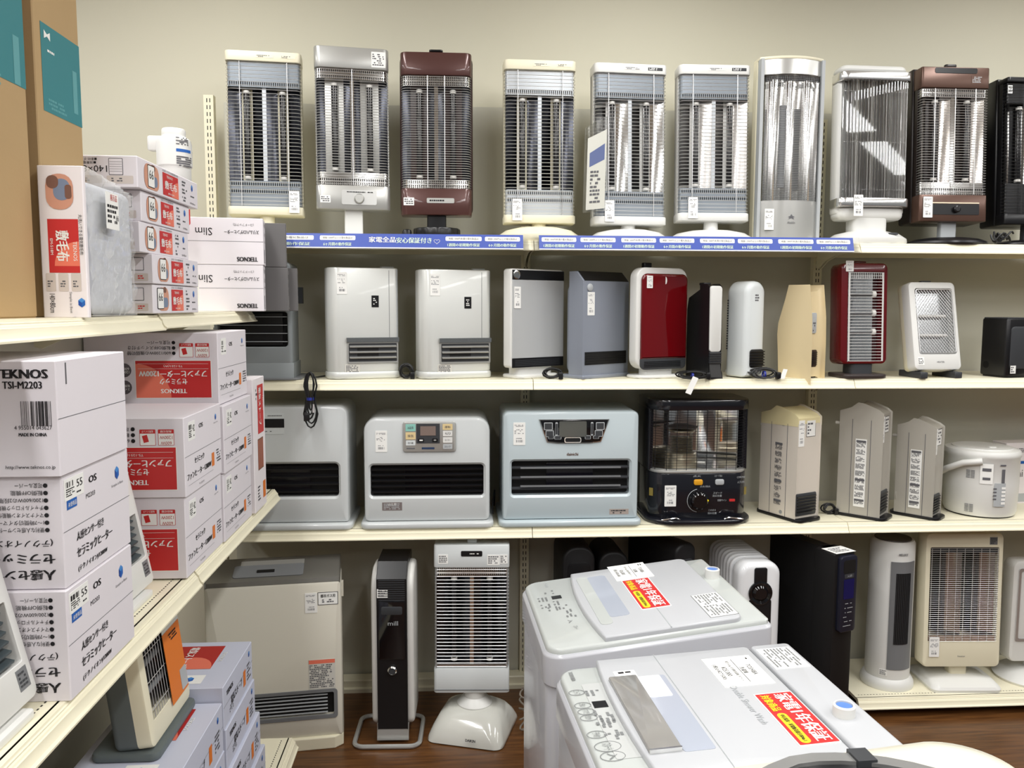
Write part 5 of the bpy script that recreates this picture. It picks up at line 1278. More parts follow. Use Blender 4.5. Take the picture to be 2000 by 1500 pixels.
for (u, v, s_, hh_, ww, mm) in ((.04, .30, '点火/消火', .008, .04, LGREY), (.165, .245, 'スピード', .008, .034, LGREY), (.16, .222, '消火位置', .008, .036, LGREY), (.21, .185, '耐震サイン', .008, .034, LGREY), (.115, .105, 'このまま', .007, .028, LGREY), (.115, .08, '消火位置', .008, .034, LGREY)): txt(s_, mm, t, (u * w, yf, h * v), XD, ZD, hh_, ww)
b = MB(); plate(b, (w * .31, yf, h * .185), XD, ZD, .022, .01, .001, .002); b.build('red_sign', RED, t, smooth=False)
txt('CORONA', LGREY, t, (w * .40, yf + .008, h * .37), Vector((1, .25, 0)), ZD, .007, .036); txt('よごれま栓', LGREY, t, (w * .40, yf + .008, h * .33), Vector((1, .25, 0)), ZD, .009, .03)
price_tag(t, (-w * .30, yf, h * .225), w=.044, h=.08, seed=60)
for s in (-1, 1):
    b = MB(); plate(b, (s * w * .468, yf + .035, h * .245), Vector((1, s * .9, 0)), ZD, .016, .03, .001); b.build('tape_strip', mat('olive_tape', srgb(140, 124, 60), .5), t, smooth=False)
b = MB(); 
for s in (-1, 1): MB().tube([(s * w * .4, -d * .56, .021), (s * w * .26, -d * .57, .028), (s * w * .22, -d * .55, .021)], .003, 6).build('tray_clip', CHROME, t)
# Q R S : gas fan heaters standing sideways
def gas(label, pl, pr, pt, bodym, topm, nrz=34, stickered=True, sd=1, tagmode=1):
    t, w, d, h = place('gas_fan_heater', label, pl, pr, pt, .14, .19, nrz, Z3, yf=.035, group=G3)
    hb_ = .012
    prof = [(-d / 2, hb_), (-d / 2, h * .925), (-d / 2 + .014, h * .95), (-d * .05, h * .995), (d * .08, h), (d * .24, h * .955), (d / 2, h * .925), (d / 2, hb_)]
    wd = w
    MB().slab(prof, -wd / 2, wd / 2, 'yz', .008, 2).build('body', bodym, t, sharp=25)
    if topm is not None:
        pt_ = [(-d / 2 - .0006, h * .875), (-d / 2 - .0006, h * .925), (-d / 2 + .014, h * .951), (-d * .05, h * .996), (d * .08, h + .0008), (d * .24, h * .956), (d / 2 + .0006, h * .926), (d / 2 + .0006, h * .86)]
        MB().slab(pt_, -wd / 2 - .0006, wd / 2 + .0006, 'yz', .008, 2).build('top_cover', topm, t, sharp=25)
    for yy in (-d * .25, d * .22): MB().box(-wd / 2 - .0003, yy, h * .45, .0012, .0018, h * .84).build('side_seam', GINK, t, smooth=False)
    MB().slab(rrect(wd + .01, d + .06, (.03, .03, .03, .03)), 0, hb_, 'xy', .003).build('base_plate', BLACK, t)
    MB().slab(rrect(wd * .86, h * .2, .006, 0, h * .15), -d / 2 - .004, -d / 2 + .004, 'xz', .002).build('outlet', DKGREY, t)
    slats(t, 6, wd * .8, h * .075, h * .235, -d / 2 - .005, BLACK, .0035, .006)
    b = MB(); xd = -YD
    o_ = Vector((-wd / 2 - .0008, -d * .02, h * .40))
    if stickered: plate(b, o_, xd, ZD, .042, h * .6, .0008, 0, 0)
    for q in range(9): scrib(b, o_ + ZD * (h * .25 - q * h * .063), xd, ZD, .035, h * .045, 5, .0013, 1, seed=sd * 10 + q, fill=.7)
    for q in (.28, -.06, -.24): flat(b, o_ + ZD * (h * q), xd, ZD, .036, .008, .0016, 1)
    b.build('side_sticker', [PAPER, GINK], t, smooth=False)
    MB().lathe([(.05, 0), (.05, .006), (.03, .012), (0, .012)], 20, (0, d / 2, h * .2), 'y').xf(Matrix.Translation((0, d, 0)) @ Matrix.Scale(-1, 4, (0, 1, 0))).build('gas_socket', bodym, t)
    MB().box(0, d / 2 + .006, h * .5, wd * .7, .012, h * .56).build('rear_filter', LGREY, t, smooth=False); MB().tube([(-wd * .3, d / 2, h * .82), (-wd * .3, d / 2 + .03, h * .82)], .006, 8).build('spacer_peg', CERAMIC, t)
    if tagmode:
        price_tag(t, (-wd * .28, -d / 2, h * .79), w=.03, h=.1, seed=sd + 70); sticker(t, (wd * .12, -d / 2, h * .83), XD, ZD, .045, .06, sd, 4, border=INK)
    for zz_ in (.86, .06): MB().lathe([(.008, 0), (.008, .002), (.004, .002)], 14, (-wd / 2, -d * .12, h * zz_), 'x').xf(Matrix.Identity(4)).build('screw', LGREY, t) if not stickered else None
    return t
GBODY = mat('warm_grey_enamel', srgb(212, 204, 192), .35); GBODY2 = mat('taupe_enamel', srgb(178, 174, 164), .32, metal=.1)
gas('cream gas heater with a yellowed top, standing sideways beside the black stove', 1492, 1604, 797, GBODY, YCREAM, 25, False, 1)
gas('taller taupe gas heater standing sideways with a text label on its flank', 1648, 1742, 790, GBODY2, None, 46, True, 2)
gas('shorter taupe gas heater standing sideways beside the white humidifier', 1762, 1846, 821, GBODY2, None, 42, True, 3)
coil('small black cord bundle on the shelf between two gas heaters', 1618, 995, .15, Z3, .022, .024, seed=9)
# T : white steam humidifier
t, w, d, h = place('humidifier', 'round white steam humidifier with a side handle and button strip', 1862, 1990, 872, .24, .24, 0, Z3, yf=.03, cat='humidifier', group=None, fd=0)
R_ = w / 2
MB().lathe([(R_ * .93, .006), (R_ * .97, .02), (R_ * 1.0, h * .5), (R_ * .99, h * .86), (R_ * 1.02, h * .88), (R_ * 1.02, h * .93), (R_ * .98, h * .965), (R_ * .8, h * .985)], 48).build('body', WHITE, t)
MB().lathe([(R_ * .82, h * .975), (R_ * .8, h * .995), (R_ * .5, h * 1.0), (R_ * .3, h * .99), (0, h * .985)], 40).build('lid', WHITE, t)
MB().slab(rrect(.03, .018, .006), h * .98, h * 1.01, 'xy', .003).build('lid_catch', WHITE, t, M=Matrix.Translation((.01, -R_ * .35, 0)))
MB().lathe([(R_ * .9, 0), (R_ * .92, .008)], 32).build('foot', BLACK, t)
pts = [(-R_ * .55, -R_ * .88, h * .84), (-R_ * .95, -R_ * .62, h * .80), (-R_ * 1.18, -R_ * .2, h * .68), (-R_ * 1.22, R_ * .2, h * .56), (-R_ * 1.1, R_ * .45, h * .5)]
MB().tube(pts, .0125, 10).build('handle', WHITE, t)
def curv(b, a, z, ww, hh_, lift, mi=0, rad=R_): # patch on the round body, a = angle from the front
    n = max(1, int(ww / .008))
    for i in range(n):
        a0, a1 = a + (-ww / 2 + ww * i / n) / rad, a + (-ww / 2 + ww * (i + 1) / n) / rad
        P_ = lambda aa, zz_: ((rad + lift) * math.sin(aa), -(rad + lift) * math.cos(aa), zz_)
        b.poly3([P_(a0, z - hh_ / 2), P_(a1, z - hh_ / 2), P_(a1, z + hh_ / 2), P_(a0, z + hh_ / 2)], mi)
va = math.atan2(t.location.x, t.location.y + 2.96) * -1
b = MB(); curv(b, va + .52, h * .36, .042, h * .34, .002, 0)
for q in range(5): curv(b, va + .62, h * (.24 + .055 * q), .016, h * .035, .003, 1)
for q in range(4): curv(b, va + .38, h * (.30 + .05 * q), .012, h * .02, .003, 2)
b.build('button_strip', [LGREY, PAPER, GINK], t, smooth=False)
b = MB()
for q, (aa, zz_) in enumerate(((-.32, .64), (-.20, .64), (-.32, .14), (-.20, .14))):
    for k in range(6): curv(b, va + aa, h * zz_ + (k - 2.5) * .0055, .014, .0028, .001, 0)
b.build('vent_slots', MIDGREY, t, smooth=False, kind='stuff')
b = MB(); curv(b, va + .15, h * .66, .044, .078, .002, 0); curv(b, va + .15, h * .72, .03, .012, .003, 1); curv(b, va + .15, h * .59, .026, .01, .003, 1); b.build('price_tag', [PAPER, GINK], t, smooth=False)
b = MB(); curv(b, va + .58, h * .79, .022, .006, .0015, 0); curv(b, va + .6, h * .62, .012, .06, .0015, 0); b.build('print', GINK, t, smooth=False)
# U : printed box behind it
c = Carton('appliance_box', 'white appliance box with a blue band behind the humidifier', Xat(1950, .29, Z3), Xat(1950, .29, Z3) + .24, .28, .36, Z3, Zat(873, 1.8, .2), 6)
c.patch('f', .5, .68, c.w * .9, .012, BLUEINK, name='blue_band'); c.text('mini', 'f', .22, .5, .03, .06); c.small('f', .25, .88, .07, .02, 3, 2); c.text('200', 'f', .12, .22, .018, .04, GINK); c.patch('f', .5, .1, c.w * .9, .035, LGREY, name='grey_band')
# rear part of the shelf: cable from the stove
b = MB(); b.tube([(Xat(963, .1, Z3), .11, Z3 + .03), (Xat(962, .1, Z3), .13, Z3 + .045), (Xat(963, .16, Z3), .16, Z3 + .07), (Xat(966, .2, Z3), .2, Z3 + .1), (Xat(966, .3, Z3), .34, Z3 + .004)], .003, 6); tag1(b.build('power_cord', CABLE), 'thin black cord looping up between the two large kerosene heaters', 'cord', 'power cords')
# ================================================================== heaters standing at floor level
GF = 'heaters standing at floor level'
# ---- large gas fan heater beside the rack
t = thing('gas_fan_heater', 'large warm-white gas heater on the floor beside the box rack', 'heater', (-.655, -.035, 0), 7, GF)
w, d, h = .462, .17, .612
WARMW = mat('warm_white_enamel', srgb(214, 210, 196), .35)
front_box(t, w, d, h - .04, .012, (.02, .165, .36, .085, .006), WARMW, z0=.04, bev=.012, rec=.02)
slats(t, 6, .355, .126, .204, -d / 2 + .004, LGREY, .0028, .006, tilt=0)
MB().ring(rrect(.385, .108, .012, .02, .165), rrect(.36, .085, .006, .02, .165), -d / 2 - .003, -d / 2 + .004, 'xz').build('vent_frame', MIDGREY, t)
MB().slab([(-w / 2, -d / 2), (-w / 2 + .03, -d / 2 - .012), (w / 2 - .03, -d / 2 - .012), (w / 2, -d / 2 + .012), (w / 2, d / 2), (-w / 2, d / 2)], 0, .045, 'xy', .004).build('foot', CREAM, t, sharp=20)
MB().slab([(-d / 2 + .002, h - .002), (-d / 2 + .006, h + .012), (d / 2 - .04, h + .045), (d / 2, h + .045), (d / 2, h - .002)], -w / 2 + .003, w / 2 - .003, 'yz', .004).build('top_cover', mat('pewter_paint', srgb(128, 126, 120), .3, metal=.5), t, sharp=20)
sl = Vector((0, d - .046, .033)).normalized()
b = MB(); plate(b, (-.02, -.02, h + .0285), XD, sl, .24, .075, .0015, .01); b.build('control_strip', MIDGREY, t, smooth=False)
b = MB(); plate(b, (-.03, -.025, h + .028), XD, sl, .06, .016, .003); b.build('display', BLACK, t, smooth=False)
b = MB(); plate(b, (-.01, .03, h + .039), XD, sl, .22, .03, .004); b.build('lid_flap', SILVER, t, smooth=False)
yf = -d / 2
price_tag(t, (.127, yf, h - .075), w=.042, h=.072, seed=80)
b = MB(); plate(b, (.185, yf, h - .062), XD, ZD, .07, .046, .0008, 0, 0); plate(b, (.185, yf, h - .062), XD, ZD, .066, .042, .0012, 0, 1); b.build('gas_type_sticker', [DKGREY, PAPER], t, smooth=False)
txt('都市ガス用', INK, t, (.185, yf - .001, h - .052), XD, ZD, .012, .05, bold=.0003); b = MB(); scrib(b, (.185, yf - .001, h - .07), XD, ZD, .04, .014, 2, .0012, 0, seed=2); b.build('small_print', GINK, t, smooth=False)
b = MB(); plate(b, (.16, yf, .275), XD, ZD, .092, .108, .0008, 0, 0); flat(b, (.16, yf, .321), XD, ZD, .09, .014, .0012, 1); scrib(b, (.16, yf, .268), XD, ZD, .086, .086, 13, .0012, 2, seed=6, fill=.6); b.build('warning_sticker', [mat('grey_sticker', srgb(206, 204, 196), .5), PINK, GINK], t, smooth=False)
MB().box(w / 2 + .003, -.02, h - .05, .008, .03, .05).build('side_latch', WARMW, t, smooth=False)
# ---- black and white slim oil heater
t = thing('oil_heater', 'slim black oil heater with white wings on a metal loop foot', 'heater', (-.236, .02, 0), -2, GF)
w, d = .15, .2; h = Zat(1096, -.236, -.03); z0 = .052
pts = [(x, y, .009) for x, y in rrect(.235, .225, .035, -.02, -.03, n=5)]
MB().tube(pts, .0085, 8, closed=True).build('loop_foot', SILVER, t)
MB().slab([(-.105, .012), (-.10, .045), (-.095, .07), (.03, .07), (.03, .06), (-.085, .06), (-.092, .04), (-.096, .012)], -w * .38, w * .38, 'yz').build('foot_bracket', SILVER, t, sharp=20)
prof = [(-d / 2, z0), (-d / 2, h - .05), (-d / 2 + .05, h), (d / 2, h), (d / 2, z0)]
MB().slab(prof, -w * .36, w * .36, 'yz', .002).build('body', BLACK, t, sharp=20)
for s in (-1, 1):
    MB().slab(rrect(d * .94, h - z0 - .03, (.03, .03, .05, .09), .004, z0 + .008 + (h - z0 - .03) / 2, n=7), s * w * .36, s * w * .51, 'yz', .014, 4, bev0=0).build('side_wing', mat('pearl_wing', srgb(214, 213, 208), .35), t, sharp=60)
yf = -d / 2
b = MB()
for i in range(10): b.box(0, yf - .0005, h - .055 - i * .008, w * .62, .002, .0028)
b.build('vent_lines', DKGREY, t, smooth=False, kind='stuff')
MB().slab(rrect(w * .64, h * .33, .008, 0, h * .64), yf - .003, yf + .002, 'xz', .002).build('glass_panel', GLOSSB, t)
MB().slab(rrect(w * .5, .03, .006, 0, h * .75), yf - .0045, yf, 'xz', .001).build('handle_recess', DKGREY, t)
txt('mill', LGREY, t, (.004, yf - .003, h * .68), XD, ZD, .016, .036)
MB().lathe([(.0165, 0), (.0165, .008), (.0125, .012), (.0115, .010), (0, .010)], 26, (0, yf, h * .415), 'y').build('dial', CHROME, t); b = MB()
for i in range(4): flat(b, (-.036 + .024 * i, yf, h * .49), XD, ZD, .006, .006, .001, 0, .003)
b.build('icon_row', LGREY, t, smooth=False); MB().lathe([(.012, 0), (.012, .002)], 16, (0, yf - .009, h * .415), 'y').build('dial_face', DKGREY, t)
sticker(t, (-w * .22, yf, h * .845), XD, ZD, .038, .032, 3, 3)
# ---- tall white radiant heater on a domed base
t = thing('radiant_heater', 'tall white radiant heater on a big domed base, standing on the floor', 'heater', (.058, .02, 0), -3, GF)
MX = Matrix.Translation((-.012, 0, 0)); zb = .15; h = Zat(1066, .045, .0) - zb
w = .278; MT = Matrix.Translation((-.01, .0, zb)) @ Matrix.Rotation(math.radians(-3), 4, 'X')
radiant_head(t, MT, w, h, .09, [('cap', .085), ('slots', .018, CPLATE), ('slots', .014, CPLATE), ('cavity', h - .222), ('plate', .012, CPLATE), ('cap', .093)], WHITE2, WHITE2, DARKREFL, vwires=(-.47, .47), centre=CHROME, rc=.012, pitch=.0125, rw=.0014)
b = MB(); plate(b, (0, -.045, h - .032), XD, ZD, .078, .02, .0014, .004); b.build('display', BLACK, t, MT, smooth=False); b = MB(); scrib(b, (0, -.0465, h - .032), XD, ZD, .06, .006, 1, .0012, 0, seed=2, dens=.6); b.build('display_print', PAPER, t, MT, smooth=False)
sticker(t, (-.105, -.045, h - .052), XD, ZD, .036, .034, 3, 4, MT); sticker(t, (.08, -.045, h - .055), XD, ZD, .046, .038, 4, 4, MT, name='warning_sticker'); sticker(t, (.118, -.045, h - .052), XD, ZD, .028, .034, 5, 4, MT, name='warning_sticker')
MB().slab(rrect(.036, .024, .006), h, h + .014, 'xy', .003).build('top_switch', WHITE2, t, MT); MB().box(0, -.046, .012, w, .002, .003).build('panel_line', MIDGREY, t, MT, smooth=False)
MB().lathe([(.064, .085), (.066, .1), (.05, .118), (.04, .125), (.04, .16)], 28, (0, .0, 0)).build('swivel', WHITE, t)
b = MB(); L = []
for (kx, ky, z, r_) in ((.14, .16, 0, .03), (.143, .165, .004, .035), (.141, .162, .016, .04), (.13, .15, .045, .05), (.115, .12, .075, .06), (.09, .09, .092, .06), (.05, .05, .098, .04)):
    L.append([(x, y, z) for x, y in rrect(kx * 2, ky * 1.72, r_, 0, -.012 + (.15 - ky) * .12, n=6)])
b._loops(L); b.build('domed_base', GLOSSW if False else mat('gloss_grey_white', srgb(206, 206, 198), .15, coat=.4), t, M=Matrix.Rotation(math.radians(-14), 4, 'Z'), sharp=60)
txt('DAIKIN', INK, t, (-.01, -.1585, .03), Vector((1, -.25, 0)), Vector((0, .35, 1)), .009, .036, lift=.004, bold=.0005)
# loose cord beside it
b = MB(); rnd = random.Random(5); pts = [(.235 + .012 * math.sin(i * .9), -.04 + .02 * math.cos(i * .7), .004 + .0045 * i) for i in range(40)]
b.tube(pts, .0035, 6); tag1(b.build('power_cord', mat('grey_cable', srgb(120, 112, 100), .5)), 'grey cord gathered upright between the domed heater and the washing machines', 'cord', 'power cords')
# ---- three dark oil heaters behind the washing machine
BLK2 = mat('speckled_black', srgb(20, 20, 22), .5, var=.3, vscale=60)
for lab, x, z, ww, dd, rz, yc in (('dark oil heater top peeking over the back washer, first from the domed heater', .452, .668, .125, .24, 2, .2), ('lower dark oil heater top in the middle of the three behind the washer', .592, .638, .12, .22, 2, .22), ('long dark oil heater top turned aslant behind the washer', .80, .68, .10, .3, 26, .2)):
    t = thing('oil_heater', lab, 'heater', (x, yc, 0), rz, GF)
    A = rrect(ww, z - .02, (.01, .01, .055 if rz < 10 else .04, .055 if rz < 10 else .04), 0, .02 + (z - .02) / 2, n=8)
    MB().slab(A, -dd / 2, dd / 2, 'xz', .012, 3).build('body', BLK2, t); MB().slab(rrect(ww * .8, dd * .9, .01), 0, .022, 'xy').build('foot', BLACK, t)
    MB().slab(rrect(ww * .7, z * .3, .02, 0, z * .76), -dd / 2 - .003, -dd / 2 + .004, 'xz', .002).build('control_panel', DKGREY if rz > 10 else BLACK, t)
    b = MB()
    for i in range(4): b.box(0, -dd * .3 + dd * .2 * i, z - .0005, ww * .3, .006, .0016)
    b.build('top_vents', VOID, t, smooth=False)
# ---- white finned oil radiator
t = thing('oil_radiator', 'white oil-filled radiator with rows of fins and a black control face', 'heater', (1.118, .135, 0), 3, GF)
w, h = .165, .625
FIN = mat('fin_white', srgb(226, 228, 230), .22, coat=.3)
fin = MB().slab(rrect(w, h - .06, .045, 0, .06 + (h - .06) / 2, n=6), -.008, .008, 'xz', .007, 3); o_ = fin.build('fin', FIN, t); o_.location = (0, -.055, 0)
for i in range(1, 8):
    q = o_.copy(); COL.objects.link(q); q.parent = t; q.location = (0, -.055 + i * .031, 0)
MB().box(0, .07, .33, .04, .27, .04).build('fin_core', FIN, t, smooth=False)
MB().slab(rrect(w * 1.0, h - .05, .05, 0, .05 + (h - .05) / 2, n=7), -.155, -.07, 'xz', .022, 4, bev0=.022).build('front_cap', mat('gloss_fin_white', srgb(230, 232, 234), .15, coat=.5), t)
MB().slab(rrect(.05, .075, .008, 0, h - .055), -.16, -.14, 'xz', .003).build('control_neck', BLACK, t)
MB().lathe([(.046, 0), (.046, .006), (.04, .008), (.03, .004), (.022, .012), (0, .014)], 30, (0, -.155, h - .115), 'y').build('control_dial', GLOSSB, t)
MB().slab(rrect(.09, .2, .01, 0, h - .24), -.158, -.14, 'xz', .003).build('control_face', BLACK, t)
MB().slab(rrect(.16, .3, .01), .03, .06, 'xy', .004).build('foot_rail', WHITE, t, M=Matrix.Translation((0, .03, 0)))
for yy in (-.1, .13): MB().lathe([(.02, -.1), (.022, -.095), (.022, .095), (.02, .1)], 14, (0, yy + .0, .022), 'x').build('wheel_axle', DKGREY, t)
# ---- tall black panel heater
t = thing('oil_heater', 'tall matt black slab heater with a navy control head, beside the low shelf', 'heater', (1.365, .125, 0), 20, GF)
w, d, h = .10, .36, .672
MB().slab(rrect(d, h - .02, .012, 0, .02 + (h - .02) / 2), -w * .3, w * .3, 'yz', .006).build('panel', mat('matt_black', srgb(15, 14, 15), .55), t)
MB().slab(rrect(w, h - .03, .01, 0, .03 + (h - .03) / 2), -d / 2 - .012, -d / 2 + .09, 'xz', .006).build('front_housing', mat('matt_black', srgb(15, 14, 15), .55), t)
MB().slab(rrect(w * .8, .29, .014, .006, h - .155), -d / 2 - .03, -d / 2 - .008, 'xz', .004).build('control_head', mat('navy_plastic', srgb(28, 30, 44), .35), t)
yf = -d / 2 - .03
MB().slab(rrect(w * .58, .05, .008, .006, h - .05), yf - .001, yf + .004, 'xz').build('grip_opening', VOID, t)
b = MB(); plate(b, (.006, yf, h - .135), XD, ZD, w * .5, .075, .001, .004); b.build('display', mat('dark_blue_lcd', srgb(20, 22, 78), .2), t, smooth=False)
b = MB(); plate(b, (.006, yf, h - .085), XD, ZD, w * .45, .016, .001, .003); b.build('switch', DKGREY, t, smooth=False); txt('入/切', LGREY, t, (.006, yf - .001, h - .085), XD, ZD, .009, .022)
b = MB()
for q in range(6): scrib(b, (.006, yf, h - .19 - .017 * q), XD, ZD, w * .45, .005, 1, .0008, 0, seed=q, dens=.7)
b.build('control_print', LGREY, t, smooth=False)
b = MB(); plate(b, (.0, -d / 2 + .02, h + .0), XD, YD, .095, .075, .001, 0, 0); scrib(b, (.0, -d / 2 + .02, h), XD, YD, .07, .05, 4, .0014, 1, seed=3); b.build('price_card', [PAPER, GINK], t, smooth=False)
MB().slab(rrect(w, d * .9, .01), 0, .022, 'xy', .003).build('foot', BLACK, t)
# ---- white tower on the low shelf
ZB = SH_Z['bottom']
t = thing('tower_heater', 'white round tower heater with a grey front grille on the low shelf', 'heater', (1.725, .15, ZB), 4, GF)
h = Zat(1054, 1.737, .12) - ZB; R_ = .083
MB().lathe([(.098, 0), (.1, .006), (.099, .022), (.092, .036), (.085, .042)], 44).build('base', WHITE, t)
MB().lathe([(R_, .04), (R_ + .001, .06), (R_, h - .012), (R_ - .006, h)], 44).build('body', WHITE, t)
MB().lathe([(R_ * .84, h - .002), (R_ * .82, h + .004), (R_ * .74, h + .003), (0, h + .001)], 40).build('top_disc', mat('dark_taupe', srgb(70, 60, 56), .35), t)
def cyl(b, a0, a1, z0, z1, rad, th, mi=0, n=14):
    for s_ in range(n):
        aa, ab = a0 + (a1 - a0) * s_ / n, a0 + (a1 - a0) * (s_ + 1) / n
        P_ = lambda a, z, r: (r * math.sin(a), -r * math.cos(a), z)
        b._loops([[P_(aa, z0, rad), P_(ab, z0, rad), P_(ab, z1, rad), P_(aa, z1, rad)], [P_(aa, z0, rad + th), P_(ab, z0, rad + th), P_(ab, z1, rad + th), P_(aa, z1, rad + th)]], mi)
va = -.5 + .52
b = MB(); cyl(b, va - .62, va + .62, .085, h - .075, R_, .003); b.build('grille_panel', MIDGREY, t)
b = MB(); cyl(b, va - .38, va + .30, .19, h - .12, R_ + .003, .002); b.build('outlet', VOID, t)
b = MB()
for i in range(9): cyl(b, va - .36 + .08 * i, va - .345 + .08 * i, .192, h - .122, R_ + .005, .0015, n=1)
b.build('grille_bars', DKGREY, t, smooth=False, kind='stuff')
a_ = va - .1; txt('MELLKIT', MIDGREY, t, ((R_ + .002) * math.sin(a_), -(R_ + .002) * math.cos(a_), h - .045), Vector((math.cos(a_), math.sin(a_), 0)), ZD, .009, .036, bold=.0004)
a_ = va - .75; sticker(t, ((R_ + .001) * math.sin(a_), -(R_ + .001) * math.cos(a_), .07), Vector((math.cos(a_), math.sin(a_), 0)), ZD, .03, .026, 3, 4)
# ---- cream halogen heater on the low shelf
t = thing('halogen_heater', 'large cream heater with a wide wire front and square foot on the low shelf', 'heater', (2.0, .14, ZB), -3, GF)
zb = .085; h = Zat(1044, 1.985, .08) - ZB - zb; w = .31; d = .075; MT = Matrix.Translation((-.01, -.03, zb)) @ Matrix.Rotation(math.radians(-2), 4, 'X')
A = rrect(w, h, .022, 0, h / 2); B = rrect(w * .87, h * .70, .004, .0, h * .545)
MB().ring(A, B, -d / 2, -d / 2 + .05, 'xz', .01, .002).build('front_frame', CREAM, t, MT); MB().slab(A, -d / 2 + .05, d / 2, 'xz', .015, 3, bev0=0).build('rear_shell', CREAM, t, MT)
for i in range(2): trough(-w * .215 + w * .43 * i, w * .213, -d / 2 + .02, .026, h * .2, h * .89).build('reflector', mat('brown_reflector', (.46, .41, .36), .16, metal=1.0), t, MT); MB().lathe([(.008, 0), (.008, h * .6)], 12, (-w * .215 + w * .43 * i, -d / 2 + .03, h * .24)).build('heating_tube', QUARTZ, t, MT)
b = MB()
for i in range(46): b.tube([(-w * .435, -d / 2 - .002, h * .2 + h * .69 * i / 45), (w * .435, -d / 2 - .002, h * .2 + h * .69 * i / 45)], .0009, 4)
for i in range(9): b.tube([(-w * .42 + w * .84 * i / 8, -d / 2 - .001, h * .2), (-w * .42 + w * .84 * i / 8, -d / 2 - .001, h * .89)], .0012, 4)
b.build('wire_grille', WIRE, t, MT, kind='stuff')
for z, m_ in ((.875, DKGREY), (.215, mat('rust_brown', srgb(120, 84, 56), .5))): MB().box(0, -d / 2 + .006, h * z, w * .86, .006, h * .035).build('inner_band', m_, t, MT, smooth=False)
price_tag(t, (-w * .36, -d / 2 - .003, h * .155), w=.04, h=.078, seed=90, M=MT); b = MB(); plate(b, (w * .36, -d / 2, h * .945), XD, ZD, .03, .03, .001, 0, 0); scrib(b, (w * .36, -d / 2, h * .945), XD, ZD, .024, .024, 4, .0014, 1, seed=4); b.build('rating_plate', [MIDGREY, DKGREY], t, MT, smooth=False)
txt('heater', GINK, t, (0, -d / 2, h * .085), XD, ZD, .007, .03, M=MT)
MB().slab(rrect(.07, .05, .012), .03, zb + .03, 'xy').build('neck', CREAM, t, M=Matrix.Translation((0, -.01, 0)))
b = MB(); b._loops([[(x, y, z) for x, y in rrect(ww, dd, r_, 0, -.0, n=5)] for ww, dd, r_, z in ((.275, .22, .025, 0), (.28, .225, .028, .012), (.27, .215, .03, .022), (.25, .14, .03, .036), (.12, .08, .02, .045))]); b.build('foot', WHITE, t)
# ---- white heater base at the picture edge
t = thing('halogen_heater', 'white heater cut off by the picture edge on the low shelf', 'heater', (2.335, .16, ZB), 0, GF)
MB().lathe([(.13, 0), (.135, .01), (.11, .03), (.05, .045)], 36).build('base', WHITE, t); MB().slab(rrect(.24, .42, .03, 0, .29), -.04, .03, 'xz', .012).build('body', WHITE, t); MB().slab(rrect(.04, .04, .01), .03, .1, 'xy').build('neck', WHITE, t); MB().ring(rrect(.2, .3, .01, 0, .32), rrect(.18, .28, .01, 0, .32), -.045, -.038, 'xz').build('grille_frame', WIRE, t)
coil('small dark cord on the low shelf behind the white tower', 1812, 1290, .3, ZB, .025, .02, seed=12)
# ================================================================== white stoves lying on the rack shelves
def rack_panel(label, x, y, z, w, h, tilt, lw):
    t = thing('panel_heater', label, 'heater', (x, y, z), 90, 'white ceramic heaters on the rack')
    MT = Matrix.Translation((0, 0, .014)) @ Matrix.Rotation(math.radians(-tilt), 4, 'X'); d = .07
    A = rrect(w, h, .016, 0, h / 2); B = rrect(lw, .1, .004, .012, .115)
    MB().ring(A, B, -d / 2, -d / 2 + .03, 'xz', .006, .001).build('front_shell', WHITE, t, MT); MB().slab(A, -d / 2 + .03, d / 2, 'xz', .012, 3, bev0=0).build('rear_shell', WHITE, t, MT)
    MB().box(.012, -d / 2 + .028, .115, lw, .003, .1).build('opening_back', VOID, t, MT, smooth=False)
    slats(t, 6, lw, .067, .163, -d / 2 + .012, mat('slate_slat', srgb(62, 72, 76), .4), .004, .018, tilt=28, M=MT)
    b = MB(); plate(b, (w / 2 - .032, -d / 2, .04), XD, ZD, .03, .034, .0008, 0, 0); scrib(b, (w / 2 - .032, -d / 2, .04), XD, ZD, .024, .026, 4, .0012, 1, seed=3); b.build('warning_sticker', [MIDGREY, DKGREY], t, MT, smooth=False)
    MB().slab(rrect(w * .7, .09, .01), 0, .014, 'xy', .003).build('foot', WHITE, t)
rack_panel('white louvred heater at the picture edge in front of the ceramic heater boxes', -.718, -1.734, GZM, .235, .34, 13, .17)
rack_panel('white louvred heater wedged between the white and the red boxes', -.733, -1.188, GZM, .262, .33, 11, .2)
# ---- cream stove with an orange sheet
t = thing('electric_stove', 'cream electric stove with a grey back and an orange sheet on its grille', 'heater', (-.7175, -1.04, .572), 90)
MB().slab(rrect(.27, .15, .02, 0, .02), 0, .02, 'xy', .006).build('foot_plate', mat('blue_grey_plastic', srgb(96, 104, 104), .45), t)
w, h, d = .262, .262, .085; MT = Matrix.Translation((0, -.0, .02)) @ Matrix.Rotation(math.radians(-7), 4, 'X')
A = rrect(w, h, .02, 0, h / 2); B = rrect(w * .78, h * .66, .004, .0, h * .54)
MB().ring(A, B, -d / 2, -d / 2 + .032, 'xz', .006, .001).build('front_frame', CREAM, t, MT); MB().slab(A, -d / 2 + .032, d / 2, 'xz', .015, 3, bev0=0).build('rear_shell', mat('blue_grey_plastic', srgb(96, 104, 104), .45), t, MT)
MB().box(0, -d / 2 + .03, h * .54, w * .78, .003, h * .66).build('reflector', mat('dark_reflector', (.16, .16, .16), .25, metal=.9), t, MT, smooth=False)
for z in (.42, .66): MB().lathe([(.007, -w * .34), (.007, w * .34)], 12, (0, -d / 2 + .018, h * z), 'x').build('heating_tube', MIDGREY, t, MT)
b = MB()
